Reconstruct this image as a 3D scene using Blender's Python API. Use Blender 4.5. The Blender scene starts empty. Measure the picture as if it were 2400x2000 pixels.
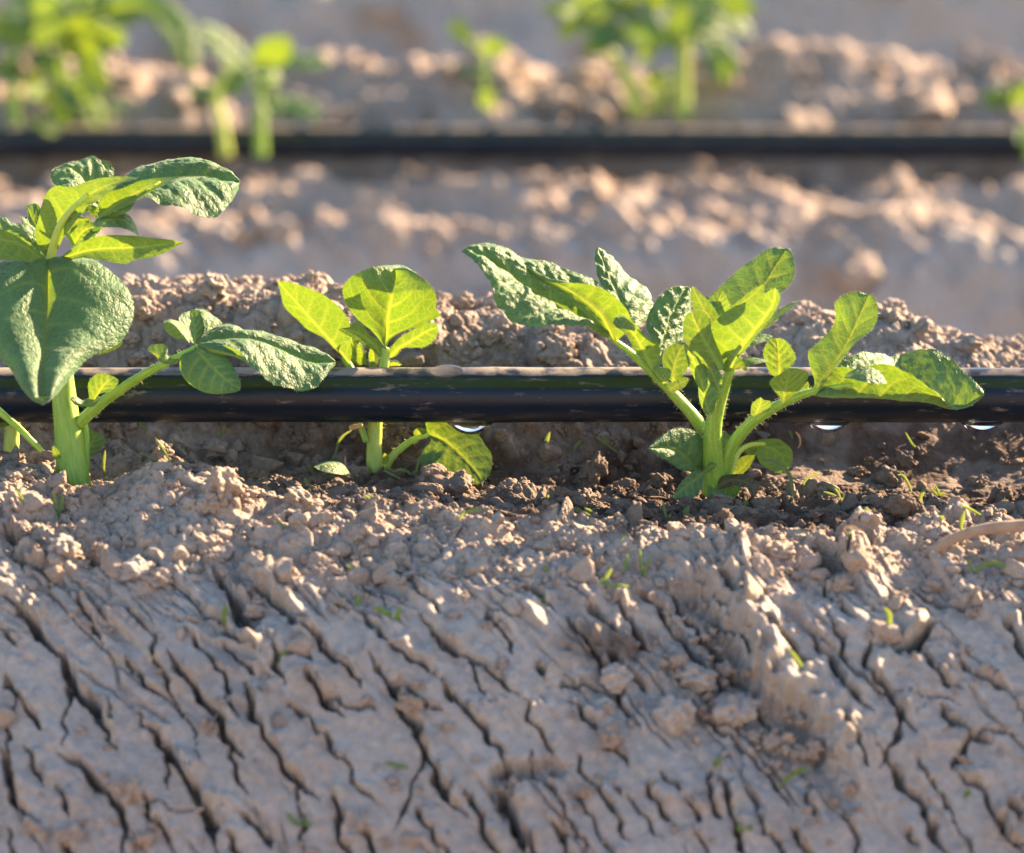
import bpy, bmesh, math, random
import numpy as np
from mathutils import Vector, Matrix

# ---------------------------------------------------------------- camera, sky, sun, exposure
scene = bpy.context.scene
COL = scene.collection
CAM_Y, CAM_Z, PITCH, FPX = -1.0, 0.168, math.radians(10.05), 8276.0
cam_d = bpy.data.cameras.new('camera')
cam = bpy.data.objects.new('camera', cam_d)
COL.objects.link(cam)
cam.location = (0.0, CAM_Y, CAM_Z)
cam.rotation_euler = (math.pi / 2 - PITCH, 0, 0)
cam_d.sensor_width = 36.0
cam_d.lens = FPX / 2400.0 * 36.0
cam_d.clip_start = 0.02
cam_d.clip_end = 500.0
cam_d.dof.use_dof = True
cam_d.dof.focus_distance = 1.000
cam_d.dof.aperture_fstop = 10.0
cam_d.dof.aperture_blades = 0
scene.camera = cam

SUN_EL, SUN_AZ = math.radians(26.5), math.radians(51.0)     # azimuth clockwise from +Y (away from the camera)
world = bpy.data.worlds.new('World')
scene.world = world
world.use_nodes = True
wn = world.node_tree
sky = wn.nodes.new('ShaderNodeTexSky')
sky.sky_type = 'NISHITA'
sky.sun_disc = False
sky.sun_elevation = SUN_EL
sky.sun_rotation = SUN_AZ
sky.air_density = 1.0
sky.dust_density = 1.1
sky.ozone_density = 1.3
wn.links.new(sky.outputs['Color'], wn.nodes['Background'].inputs['Color'])
wn.nodes['Background'].inputs['Strength'].default_value = 0.051
sun_d = bpy.data.lights.new('sun', 'SUN')
sun_d.energy = 4.4
sun_d.angle = math.radians(0.6)
sun_d.color = (1.0, 0.685, 0.42)
sun = bpy.data.objects.new('sun', sun_d)
COL.objects.link(sun)
SDIR = Vector((math.sin(SUN_AZ) * math.cos(SUN_EL), math.cos(SUN_AZ) * math.cos(SUN_EL), math.sin(SUN_EL)))
sun.rotation_euler = SDIR.to_track_quat('Z', 'Y').to_euler()
sun.location = (2, 2, 2)
vs = scene.view_settings
vs.view_transform = 'Standard'
vs.look = 'None'
vs.gamma = 1.0
vs.use_curve_mapping = False
vs.exposure = 3.0
scene.cycles.max_bounces = 10
scene.cycles.transmission_bounces = 8
scene.cycles.diffuse_bounces = 4

rng = np.random.default_rng(7)
random.seed(7)

# ---------------------------------------------------------------- geometry helpers
FWD = np.array([0, math.cos(PITCH), -math.sin(PITCH)])
UP = np.array([0, math.sin(PITCH), math.cos(PITCH)])
FR = {'F': (0, 0, 1.0), 'A': (0, 340, 2.035), 'B': (600, 580, 2.917), 'C': (1060, 540, 2.442), 'D': (1700, 640, 2.917),
      'E': (0, 0, 1.75), 'G': (1200, 0, 1.75), 'H': (0, 1000, 1.75), 'I': (800, 1000, 1.75), 'J': (1600, 1000, 1.75)}


def at(px, py, Y):
    """the point of depth Y that lies at a position of the photograph"""
    px = np.asarray(px, float); py = np.asarray(py, float); Y = np.asarray(Y, float)
    a = (px - 1200.0) / FPX
    b = (1000.0 - py) / FPX
    dy = FWD[1] + b * UP[1]
    dz = FWD[2] + b * UP[2]
    t = (Y - CAM_Y) / dy
    return np.stack([a * t, Y + 0 * t, CAM_Z + dz * t], -1)


def proj(x, Y, z):
    d = (Y - CAM_Y) * FWD[1] + (z - CAM_Z) * FWD[2]
    u = (Y - CAM_Y) * UP[1] + (z - CAM_Z) * UP[2]
    return 1200.0 + FPX * x / d, 1000.0 - FPX * u / d


def fr(f, pts):
    ox, oy, s = FR[f]
    return [(ox + p[0] / s, oy + p[1] / s) + tuple(p[2:]) for p in pts]


def resample(pts, n):
    """Catmull-Rom through pts, n samples evenly spaced along it"""
    p = np.asarray(pts, float)
    if len(p) == 2:
        t = np.linspace(0, 1, n)[:, None]
        return p[0] * (1 - t) + p[1] * t
    q = np.vstack([2 * p[0] - p[1], p, 2 * p[-1] - p[-2]])
    out = []
    for i in range(1, len(q) - 2):
        t = np.linspace(0, 1, 14, endpoint=False)[:, None]
        a, b, c, d = q[i - 1], q[i], q[i + 1], q[i + 2]
        out.append(0.5 * (2 * b + (c - a) * t + (2 * a - 5 * b + 4 * c - d) * t ** 2 + (3 * b - a - 3 * c + d) * t ** 3))
    out.append(p[-1:])
    o = np.vstack(out)
    s = np.r_[0, np.cumsum(np.linalg.norm(np.diff(o[:, :2], axis=0), axis=1) + 1e-9)]
    s /= s[-1]
    u = np.linspace(0, 1, n)
    return np.stack([np.interp(u, s, o[:, k]) for k in range(o.shape[1])], -1)


def hash2(ix, iy, seed):
    h = (ix.astype(np.int64) * 374761393 + iy.astype(np.int64) * 668265263 + seed * 982451653) & 0xFFFFFFFF
    h = ((h ^ (h >> 13)) * 1274126177) & 0xFFFFFFFF
    h = ((h ^ (h >> 16)) * 2246822519) & 0xFFFFFFFF
    h = h ^ (h >> 15)
    return (h & 0xFFFFFF).astype(np.float64) / 0xFFFFFF


def vnoise(x, y, seed=0):
    """smooth gradient noise in about -1..1"""
    ix = np.floor(x); iy = np.floor(y)
    fx = x - ix; fy = y - iy
    ux = fx * fx * fx * (fx * (fx * 6 - 15) + 10); uy = fy * fy * fy * (fy * (fy * 6 - 15) + 10)

    def g(dx, dy):
        a = hash2(ix + dx, iy + dy, seed) * 2 * math.pi
        return np.cos(a) * (fx - dx) + np.sin(a) * (fy - dy)
    return 1.5 * ((g(0, 0) * (1 - ux) + g(1, 0) * ux) * (1 - uy) + (g(0, 1) * (1 - ux) + g(1, 1) * ux) * uy)


def fbm(x, y, seed=0, oct=4, gain=0.5):
    a, t, f = 1.0, 0.0, 1.0
    for k in range(oct):
        t = t + a * vnoise(x * f + 17.3 * k, y * f - 9.1 * k, seed + k)
        a *= gain; f *= 2.03
    return t


def domes(x, y, seed=0, rmin=0.30, rmax=0.72):
    """a bed of half-buried rounded grains; height in cell units"""
    ix = np.floor(x); iy = np.floor(y)
    h = np.zeros_like(x)
    for dx in (-1, 0, 1):
        for dy in (-1, 0, 1):
            cx = ix + dx; cy = iy + dy
            px = cx + hash2(cx, cy, seed); py = cy + hash2(cx, cy, seed + 1)
            r = rmin + (rmax - rmin) * hash2(cx, cy, seed + 2)
            d2 = (x - px) ** 2 + (y - py) ** 2
            h = np.maximum(h, np.sqrt(np.maximum(r * r - d2, 0)))
    return h


def worley(x, y, seed=0):
    ix = np.floor(x); iy = np.floor(y)
    f1 = np.full(x.shape, 9.0); f2 = np.full(x.shape, 9.0)
    idr = np.zeros(x.shape); vx = np.zeros(x.shape); vy = np.zeros(x.shape)
    for dx in (-1, 0, 1):
        for dy in (-1, 0, 1):
            cx = ix + dx; cy = iy + dy
            ax = x - (cx + hash2(cx, cy, seed)); ay = y - (cy + hash2(cx, cy, seed + 1))
            d = np.sqrt(ax * ax + ay * ay)
            near = d < f1
            f2 = np.where(near, f1, np.minimum(f2, d))
            idr = np.where(near, hash2(cx, cy, seed + 5), idr)
            vx = np.where(near, ax, vx); vy = np.where(near, ay, vy)
            f1 = np.where(near, d, f1)
    return f1, f2, idr, vx, vy


def sstep(a, b, x):
    t = np.clip((x - a) / (b - a), 0, 1)
    return t * t * (3 - 2 * t)


def mesh_from(name, V, F, mat, attrs=None, smooth=True):
    V = np.asarray(V, np.float32); F = np.asarray(F, np.int32)
    me = bpy.data.meshes.new(name)
    me.vertices.add(len(V)); me.vertices.foreach_set('co', V.ravel())
    k = F.shape[1]
    me.loops.add(F.size); me.loops.foreach_set('vertex_index', F.ravel())
    me.polygons.add(len(F))
    me.polygons.foreach_set('loop_start', np.arange(0, F.size, k, dtype=np.int32))
    try:
        me.polygons.foreach_set('loop_total', np.full(len(F), k, np.int32))
    except Exception:
        pass
    me.polygons.foreach_set('use_smooth', np.full(len(F), smooth, bool))
    for nm, a in (attrs or {}).items():
        a = np.asarray(a, np.float32)
        if a.ndim == 1:
            at_ = me.attributes.new(nm, 'FLOAT', 'POINT'); at_.data.foreach_set('value', a)
        else:
            at_ = me.attributes.new(nm, 'FLOAT_VECTOR', 'POINT'); at_.data.foreach_set('vector', a.ravel())
    me.update(calc_edges=True)
    me.validate()
    if mat is not None:
        me.materials.append(mat)
    return me


def link(name, me, parent=None):
    o = bpy.data.objects.new(name, me)
    COL.objects.link(o)
    if parent is not None:
        o.parent = parent
        o.matrix_parent_inverse = Matrix.Identity(4)
    return o


def tag(o, label=None, cat=None, group=None, kind=None):
    for k, v in (('label', label), ('category', cat), ('group', group), ('kind', kind)):
        if v:
            o[k] = v
    return o


def gridfaces(nu, nv, wrap=False):
    """vertex index = i*nv + j"""
    i = np.arange(nu - 1)[:, None]
    j = np.arange(nv if wrap else nv - 1)[None, :]
    j2 = (j + 1) % nv
    return np.stack([i * nv + j, i * nv + j2, (i + 1) * nv + j2, (i + 1) * nv + j], -1).reshape(-1, 4)


# ---------------------------------------------------------------- materials
class NT:
    def __init__(s, name):
        s.m = bpy.data.materials.new(name); s.m.use_nodes = True
        s.t = s.m.node_tree; s.t.nodes.clear()
        s.out = s.n('ShaderNodeOutputMaterial')

    def n(s, typ, **kw):
        nd = s.t.nodes.new(typ)
        for k, v in kw.items():
            if k.startswith('i_'):
                nd.inputs[k[2:].replace('_', ' ')].default_value = v
            else:
                setattr(nd, k, v)
        return nd

    def l(s, a, b):
        s.t.links.new(a, b)

    def attr(s, name):
        return s.n('ShaderNodeAttribute', attribute_name=name)

    def mix(s, fac, a, b, blend='MIX'):
        nd = s.n('ShaderNodeMix', data_type='RGBA', blend_type=blend)
        for sock, v in ((nd.inputs['Factor'], fac), (nd.inputs['A'], a), (nd.inputs['B'], b)):
            pass
        ins = {'f': nd.inputs[0], 'a': nd.inputs[6], 'b': nd.inputs[7]}
        for k, v in (('f', fac), ('a', a), ('b', b)):
            if hasattr(v, 'links') or isinstance(v, bpy.types.NodeSocket):
                s.l(v, ins[k])
            elif k == 'f':
                ins[k].default_value = v
            else:
                ins[k].default_value = (*v, 1) if len(v) == 3 else v
        return nd.outputs[2]

    def math(s, op, a, b=None, clamp=False):
        nd = s.n('ShaderNodeMath', operation=op, use_clamp=clamp)
        for i, v in enumerate((a, b)):
            if v is None:
                continue
            if isinstance(v, bpy.types.NodeSocket):
                s.l(v, nd.inputs[i])
            else:
                nd.inputs[i].default_value = v
        return nd.outputs[0]

    def ramp(s, fac, stops):
        nd = s.n('ShaderNodeValToRGB')
        e = nd.color_ramp.elements
        while len(e) < len(stops):
            e.new(0.5)
        for el, (p, c) in zip(e, stops):
            el.position = p
            el.color = (c, c, c, 1) if not isinstance(c, tuple) else (*c, 1)
        s.l(fac, nd.inputs[0])
        return nd.outputs[0]


def mat_soil(name, dry=(0.335, 0.322, 0.296), warm=(0.300, 0.236, 0.184), wetc=(0.054, 0.038, 0.029), use_attr=True, fine=1.0):
    k = NT(name)
    pos = k.n('ShaderNodeNewGeometry').outputs['Position']
    n1 = k.n('ShaderNodeTexNoise', i_Scale=38.0, i_Detail=6.0, i_Roughness=0.6); k.l(pos, n1.inputs['Vector'])
    n2 = k.n('ShaderNodeTexNoise', i_Scale=420.0, i_Detail=5.0, i_Roughness=0.65); k.l(pos, n2.inputs['Vector'])
    n3 = k.n('ShaderNodeTexNoise', i_Scale=1700.0, i_Detail=3.0, i_Roughness=0.6); k.l(pos, n3.inputs['Vector'])
    vo = k.n('ShaderNodeTexVoronoi', feature='F1', i_Scale=900.0); k.l(pos, vo.inputs['Vector'])
    v2 = k.n('ShaderNodeTexVoronoi', feature='F1', i_Scale=2300.0); k.l(pos, v2.inputs['Vector'])
    crumb = k.attr('crumb').outputs['Fac']
    wet = k.attr('wet').outputs['Fac']
    f = k.math('MULTIPLY', k.ramp(n1.outputs['Fac'], [(0.35, 0.0), (0.65, 1.0)]), 0.45)
    f = k.math('ADD', f, k.math('MULTIPLY', crumb, 0.55), True)
    c = k.mix(f, dry, warm)
    c = k.mix(k.ramp(n2.outputs['Fac'], [(0.30, 0.0), (0.72, 1.0)]), k.mix(1.0, c, (0.80, 0.78, 0.76), 'MULTIPLY'), k.mix(1.0, c, (1.14, 1.13, 1.12), 'MULTIPLY'))
    # single pale and dark mineral grains
    gr = k.ramp(n3.outputs['Fac'], [(0.64, 0.0), (0.72, 1.0)])
    c = k.mix(k.math('MULTIPLY', gr, 0.35), c, (0.50, 0.43, 0.36))
    gd = k.ramp(n3.outputs['Fac'], [(0.30, 1.0), (0.37, 0.0)])
    c = k.mix(k.math('MULTIPLY', gd, 0.45), c, (0.13, 0.10, 0.085))
    c = k.mix(wet, c, k.mix(n2.outputs['Fac'], wetc, tuple(1.7 * v for v in wetc)))
    b = k.n('ShaderNodeBsdfPrincipled')
    k.l(c, b.inputs['Base Color'])
    b.inputs['Roughness'].default_value = 0.9
    b.inputs['Specular IOR Level'].default_value = 0.18
    # grains
    hs = k.math('ADD', k.math('MULTIPLY', vo.outputs['Distance'], -0.55), k.math('MULTIPLY', v2.outputs['Distance'], -0.22))
    hs = k.math('MULTIPLY', hs, k.math('ADD', k.math('MULTIPLY', crumb, 0.60), 0.40))
    hs = k.math('ADD', hs, k.math('MULTIPLY', n2.outputs['Fac'], 0.9))
    hs = k.math('ADD', hs, k.math('MULTIPLY', n3.outputs['Fac'], 0.35))
    bp = k.n('ShaderNodeBump', i_Strength=0.75 * fine, i_Distance=0.0009)
    k.l(hs, bp.inputs['Height']); k.l(bp.outputs[0], b.inputs['Normal'])
    k.l(b.outputs[0], k.out.inputs['Surface'])
    return k.m


def mat_leaf(name, up=(0.062, 0.164, 0.068), under=(0.105, 0.195, 0.042), trans=(0.105, 0.205, 0.004), tw=0.40, sheen=0.3, veinc=(0.17, 0.29, 0.07)):
    k = NT(name)
    geo = k.n('ShaderNodeNewGeometry')
    luv = k.attr('luv').outputs['Vector']
    vein = k.attr('vein').outputs['Fac']
    tint = k.attr('tint').outputs['Fac']
    vor = k.n('ShaderNodeTexVoronoi', feature='DISTANCE_TO_EDGE', i_Scale=0.50); k.l(luv, vor.inputs['Vector'])
    vr2 = k.n('ShaderNodeTexVoronoi', feature='DISTANCE_TO_EDGE', i_Scale=1.35); k.l(luv, vr2.inputs['Vector'])
    noi = k.n('ShaderNodeTexNoise', i_Scale=0.16, i_Detail=4.0); k.l(luv, noi.inputs['Vector'])
    fin = k.n('ShaderNodeTexNoise', i_Scale=3.5, i_Detail=3.0); k.l(luv, fin.inputs['Vector'])
    net = k.ramp(vor.outputs['Distance'], [(0.0, 1.0), (0.10, 0.0)])
    net2 = k.ramp(vr2.outputs['Distance'], [(0.0, 1.0), (0.14, 0.0)])
    v = k.math('MAXIMUM', vein, k.math('MULTIPLY', net, 0.42))
    v = k.math('MAXIMUM', v, k.math('MULTIPLY', net2, 0.16), True)
    # upper and lower blade
    cu = k.mix(k.ramp(noi.outputs['Fac'], [(0.3, 0.0), (0.7, 1.0)]), tuple(0.80 * q for q in up), tuple(1.22 * q for q in up))
    cu = k.mix(k.math('MULTIPLY', vein, 0.75), cu, veinc)
    cu = k.mix(k.math('MULTIPLY', net, 0.18), cu, veinc)
    cl = k.mix(v, under, tuple(min(1, 1.6 * q) for q in under))
    cu = k.mix(tint, cu, (0.15, 0.27, 0.035))
    cl = k.mix(tint, cl, (0.20, 0.30, 0.045))
    col = k.mix(geo.outputs['Backfacing'], cu, cl)
    # light passing through: veins are paler
    ct = k.mix(k.ramp(noi.outputs['Fac'], [(0.3, 0.0), (0.7, 1.0)]), tuple(0.78 * q for q in trans), trans)
    ct = k.mix(k.math('MULTIPLY', v, 0.8), ct, (0.33, 0.36, 0.025))
    ct = k.mix(k.math('MULTIPLY', tint, 0.6), ct, (0.20, 0.26, 0.007))
    # small brown specks
    sp = k.ramp(fin.outputs['Fac'], [(0.735, 0.0), (0.775, 1.0)])
    col = k.mix(k.math('MULTIPLY', sp, 0.35), col, (0.30, 0.26, 0.15))
    p = k.n('ShaderNodeBsdfPrincipled')
    k.l(col, p.inputs['Base Color'])
    rg = k.math('ADD', k.math('MULTIPLY', fin.outputs['Fac'], 0.25), 0.40)
    k.l(rg, p.inputs['Roughness'])
    p.inputs['Specular IOR Level'].default_value = 0.34
    p.inputs['Sheen Weight'].default_value = sheen
    p.inputs['Sheen Roughness'].default_value = 0.4
    p.inputs['Sheen Tint'].default_value = (0.85, 1.0, 0.85, 1)
    tr = k.n('ShaderNodeBsdfTranslucent'); k.l(ct, tr.inputs['Color'])
    hb = k.math('ADD', k.math('MULTIPLY', k.ramp(vor.outputs['Distance'], [(0.0, 0.0), (0.38, 1.0)]), 0.42), k.math('MULTIPLY', fin.outputs['Fac'], 0.16))
    mid_ = k.n('ShaderNodeTexNoise', i_Scale=0.42, i_Detail=3.0, i_Distortion=0.6); k.l(luv, mid_.inputs['Vector'])
    hb = k.math('ADD', hb, k.math('MULTIPLY', mid_.outputs['Fac'], 1.5))
    hb = k.math('ADD', hb, k.math('MULTIPLY', k.ramp(vr2.outputs['Distance'], [(0.0, 0.0), (0.4, 1.0)]), 0.25))
    bp = k.n('ShaderNodeBump', i_Strength=0.6, i_Distance=0.00065)
    k.l(hb, bp.inputs['Height']); k.l(bp.outputs[0], p.inputs['Normal'])
    b2 = k.n('ShaderNodeBump', i_Strength=0.22, i_Distance=0.00050)
    k.l(hb, b2.inputs['Height']); k.l(b2.outputs[0], tr.inputs['Normal'])
    mx = k.n('ShaderNodeMixShader'); mx.inputs[0].default_value = tw
    k.l(p.outputs[0], mx.inputs[1]); k.l(tr.outputs[0], mx.inputs[2])
    k.l(mx.outputs[0], k.out.inputs['Surface'])
    return k.m


def mat_stem(name, c1=(0.145, 0.29, 0.028), c2=(0.25, 0.38, 0.06)):
    k = NT(name)
    luv = k.attr('luv').outputs['Vector']
    mp = k.n('ShaderNodeMapping'); k.l(luv, mp.inputs['Vector']); mp.inputs['Scale'].default_value = (1.0, 0.12, 1.0)
    n = k.n('ShaderNodeTexNoise', i_Scale=1.6, i_Detail=5.0); k.l(mp.outputs[0], n.inputs['Vector'])
    n2 = k.n('ShaderNodeTexNoise', i_Scale=5.0, i_Detail=2.0); k.l(luv, n2.inputs['Vector'])
    c = k.mix(k.ramp(n.outputs['Fac'], [(0.32, 0.0), (0.68, 1.0)]), c1, c2)
    c = k.mix(k.ramp(n2.outputs['Fac'], [(0.66, 0.0), (0.74, 0.55)]), c, (0.10, 0.17, 0.03))
    p = k.n('ShaderNodeBsdfPrincipled')
    k.l(c, p.inputs['Base Color'])
    p.inputs['Roughness'].default_value = 0.45
    p.inputs['Specular IOR Level'].default_value = 0.4
    p.inputs['Subsurface Weight'].default_value = 0.4
    p.inputs['Subsurface Radius'].default_value = (0.7, 1.0, 0.12)
    p.inputs['Subsurface Scale'].default_value = 0.0035
    bp = k.n('ShaderNodeBump', i_Strength=0.35, i_Distance=0.0004)
    k.l(n.outputs['Fac'], bp.inputs['Height']); k.l(bp.outputs[0], p.inputs['Normal'])
    k.l(p.outputs[0], k.out.inputs['Surface'])
    return k.m


def mat_hair():
    k = NT('plant_hair')
    p = k.n('ShaderNodeBsdfPrincipled'); p.inputs['Base Color'].default_value = (0.75, 0.80, 0.62, 1)
    p.inputs['Roughness'].default_value = 0.4
    t = k.n('ShaderNodeBsdfTranslucent'); t.inputs['Color'].default_value = (0.85, 0.88, 0.65, 1)
    m = k.n('ShaderNodeMixShader'); m.inputs[0].default_value = 0.6
    k.l(p.outputs[0], m.inputs[1]); k.l(t.outputs[0], m.inputs[2]); k.l(m.outputs[0], k.out.inputs['Surface'])
    return k.m


def mat_tube():
    k = NT('black_polyethylene')
    ang = k.attr('ang').outputs['Fac']          # elevation of the surface round the pipe, degrees (90 = top)
    dgap = k.attr('dustgap').outputs['Fac']
    pos = k.n('ShaderNodeNewGeometry').outputs['Position']
    mp = k.n('ShaderNodeMapping'); k.l(pos, mp.inputs['Vector']); mp.inputs['Scale'].default_value = (0.22, 1, 1)
    n1 = k.n('ShaderNodeTexNoise', i_Scale=600.0, i_Detail=6.0, i_Roughness=0.65); k.l(mp.outputs[0], n1.inputs['Vector'])
    n2 = k.n('ShaderNodeTexNoise', i_Scale=130.0, i_Detail=5.0); k.l(pos, n2.inputs['Vector'])
    n3 = k.n('ShaderNodeTexNoise', i_Scale=2600.0, i_Detail=2.0); k.l(pos, n3.inputs['Vector'])
    # dust lying on the top of the pipe
    d = k.math('ADD', ang, k.math('MULTIPLY', k.math('SUBTRACT', n1.outputs['Fac'], 0.5), 26.0))
    mr = k.n('ShaderNodeMapRange', interpolation_type='SMOOTHSTEP'); k.l(d, mr.inputs['Value'])
    mr.inputs['From Min'].default_value = 50.0; mr.inputs['From Max'].default_value = 60.0
    dust = k.math('MULTIPLY', mr.outputs[0], k.ramp(n2.outputs['Fac'], [(0.38, 0.05), (0.52, 0.95)]))
    dust = k.math('MULTIPLY', dust, k.math('SUBTRACT', 1.0, dgap), True)
    # scuffs
    sc = k.math('MULTIPLY', k.ramp(n1.outputs['Fac'], [(0.57, 0.0), (0.68, 1.0)]), k.ramp(n2.outputs['Fac'], [(0.44, 0.0), (0.60, 0.75)]))
    sc = k.math('MAXIMUM', sc, k.math('MULTIPLY', k.ramp(n3.outputs['Fac'], [(0.70, 0.0), (0.76, 1.0)]), 0.25))
    # dull green reflection, painted into the colour as a band along the pipe
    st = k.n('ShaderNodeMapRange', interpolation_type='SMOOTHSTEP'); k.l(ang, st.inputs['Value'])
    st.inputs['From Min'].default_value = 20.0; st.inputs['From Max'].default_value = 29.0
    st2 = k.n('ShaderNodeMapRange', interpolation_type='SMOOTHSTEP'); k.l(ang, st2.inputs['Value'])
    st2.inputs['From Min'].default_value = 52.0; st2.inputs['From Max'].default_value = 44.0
    green_refl = k.math('MULTIPLY', st.outputs[0], st2.outputs[0])
    c = k.mix(green_refl, (0.0055, 0.0125, 0.025), (0.022, 0.036, 0.010))
    c = k.mix(sc, c, (0.17, 0.145, 0.12))
    c = k.mix(dust, c, (0.215, 0.188, 0.155))
    p = k.n('ShaderNodeBsdfPrincipled'); k.l(c, p.inputs['Base Color'])
    r = k.math('ADD', k.math('MULTIPLY', dust, 0.55), k.math('ADD', 0.24, k.math('MULTIPLY', n1.outputs['Fac'], 0.16)))
    k.l(r, p.inputs['Roughness'])
    p.inputs['Specular IOR Level'].default_value = 0.22
    hb = k.math('ADD', k.math('MULTIPLY', n1.outputs['Fac'], 0.5), k.math('MULTIPLY', dust, n3.outputs['Fac']))
    bp = k.n('ShaderNodeBump', i_Strength=0.25, i_Distance=0.0004)
    k.l(hb, bp.inputs['Height']); k.l(bp.outputs[0], p.inputs['Normal'])
    k.l(p.outputs[0], k.out.inputs['Surface'])
    return k.m


def mat_water():
    k = NT('clear_water')
    p = k.n('ShaderNodeBsdfPrincipled')
    p.inputs['Base Color'].default_value = (1, 1, 1, 1)
    p.inputs['Roughness'].default_value = 0.0
    p.inputs['IOR'].default_value = 1.333
    p.inputs['Transmission Weight'].default_value = 1.0
    k.l(p.outputs[0], k.out.inputs['Surface'])
    return k.m


def mat_plain(name, c, c2, scale=300.0, rough=0.7):
    k = NT(name)
    pos = k.n('ShaderNodeNewGeometry').outputs['Position']
    n = k.n('ShaderNodeTexNoise', i_Scale=scale, i_Detail=5.0); k.l(pos, n.inputs['Vector'])
    p = k.n('ShaderNodeBsdfPrincipled'); k.l(k.mix(k.ramp(n.outputs['Fac'], [(0.3, 0.0), (0.7, 1.0)]), c, c2), p.inputs['Base Color'])
    p.inputs['Roughness'].default_value = rough
    p.inputs['Specular IOR Level'].default_value = 0.25
    bp = k.n('ShaderNodeBump', i_Strength=0.5, i_Distance=0.0006)
    k.l(n.outputs['Fac'], bp.inputs['Height']); k.l(bp.outputs[0], p.inputs['Normal'])
    k.l(p.outputs[0], k.out.inputs['Surface'])
    return k.m


M_SOIL = mat_soil('soil')
M_LEAF = mat_leaf('potato_leaf')
M_STEM = mat_stem('potato_stem')
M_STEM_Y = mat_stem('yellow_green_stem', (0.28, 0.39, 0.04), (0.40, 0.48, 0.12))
M_HAIR = mat_hair()
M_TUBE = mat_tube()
M_WATER = mat_water()
M_GRASS = mat_leaf('seedling_blade', up=(0.11, 0.18, 0.085), under=(0.13, 0.19, 0.085), trans=(0.26, 0.34, 0.06), sheen=0.0)
M_DRY = mat_leaf('withered_leaf', up=(0.050, 0.042, 0.022), under=(0.060, 0.055, 0.025), trans=(0.10, 0.11, 0.015), tw=0.25, sheen=0.1, veinc=(0.09, 0.08, 0.04))
M_ROOT = mat_plain('dusty_root', (0.21, 0.155, 0.11), (0.31, 0.235, 0.175), 260.0)
M_STRAW = mat_plain('dry_straw', (0.42, 0.27, 0.13), (0.55, 0.40, 0.22), 900.0)

# ---------------------------------------------------------------- ground
def seg_axis(parts):
    out = [parts[0][0]]
    for a, b, step in parts:
        n = max(1, int(round((b - a) / step)))
        out += list(a + (b - a) * (np.arange(1, n + 1) / n))
    return np.array(out)


def grow(a, b, step, k=1.25):
    o = [a]; s = step
    while o[-1] < b:
        o.append(o[-1] + s); s *= k
    return o


xs_h = seg_axis([(0.0, 0.172, 0.00040), (0.172, 0.31, 0.0012), (0.31, 0.62, 0.006)])
xs_h = np.r_[xs_h, grow(0.63, 60, 0.012)]
xs = np.r_[-xs_h[:0:-1], xs_h]
ys = np.r_[-np.array(grow(0.66, 6, 0.012))[::-1], seg_axis([(-0.65, -0.22, 0.005), (-0.22, -0.160, 0.0012), (-0.160, 0.128, 0.00038), (0.128, 0.20, 0.002),
                                                          (0.20, 0.55, 0.006), (0.55, 0.99, 0.0011), (0.99, 1.28, 0.006), (1.28, 1.62, 0.002), (1.62, 2.4, 0.012)]),
           np.array(grow(2.41, 80, 0.02))]
X, Y = np.meshgrid(xs, ys, indexing='ij')

# cross-section of a ridge: station depth -> height of the photograph at which the soil is seen, per column
COLS = np.array([-300, 0, 200, 400, 800, 1200, 1600, 2000, 2400, 2700.])
ST = {
    -0.180: [2370] * 10, -0.160: [2140] * 10, -0.140: [1895] * 10, -0.120: [1668, 1668, 1665, 1655, 1640, 1645, 1668, 1650, 1660, 1660],
    -0.105: [1505, 1505, 1500, 1475, 1445, 1452, 1512, 1465, 1492, 1492],
    -0.090: [1355, 1355, 1360, 1350, 1335, 1335, 1372, 1350, 1365, 1365],
    -0.075: [1258, 1258, 1275, 1258, 1270, 1278, 1288, 1285, 1284, 1284],
    -0.060: [1175, 1175, 1200, 1185, 1218, 1234, 1243, 1240, 1238, 1238],
    -0.045: [1085, 1085, 1132, 1110, 1165, 1195, 1205, 1202, 1202, 1202],
    -0.025: [1085, 1085, 1130, 1108, 1160, 1178, 1188, 1192, 1192, 1192],
    0.000: [1075, 1075, 1100, 1100, 1135, 1140, 1150, 1158, 1158, 1158],
    0.014: [1050, 1050, 1060, 1085, 1108, 1105, 1100, 1112, 1118, 1118],
    0.028: [950, 950, 950, 955, 960, 965, 990, 1010, 1025, 1030],
    0.042: [800, 790, 785, 780, 790, 835, 865, 880, 920, 940],
    0.056: [715, 705, 695, 690, 690, 735, 758, 762, 828, 860]}
Ys = np.array(sorted(ST))
Zc = []
for yy in Ys:
    Zc.append(at(COLS, np.array(ST[yy], float), np.full(10, yy))[:, 2])
Zc = np.array(Zc)                                  # station x column
pre = np.array([-0.375, -0.30, -0.22]); prez = np.array([-0.170, -0.166, -0.150])
post = np.array([0.09, 0.13, 0.20, 0.30, 0.375]); postd = np.array([-0.001, -0.022, -0.075, -0.15, -0.170])
Yall = np.r_[pre, Ys, post]
Zg = np.vstack([np.repeat(prez[:, None], 10, 1), Zc] + [np.where(post[i] > 0.25, postd[i], Zc[-1] + postd[i])[None, :] * np.ones((1, 10)) for i in range(5)])
fine_y = np.linspace(-0.375, 0.375, 1501)
Zf = np.stack([np.interp(fine_y, Yall, Zg[:, c]) for c in range(10)], 1)
ker = np.exp(-0.5 * (np.arange(-40, 41) / 9.0) ** 2); ker /= ker.sum()
Zf = np.stack([np.convolve(np.pad(Zf[:, c], 40, mode='edge'), ker, 'valid') for c in range(10)], 1)
PERIOD = 0.75
ridge = np.round(Y / PERIOD)
Yl = Y - ridge * PERIOD
zoff = np.where(ridge == 2, 0.085, 0) + np.where(ridge > 2, 0.10, 0)
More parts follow.
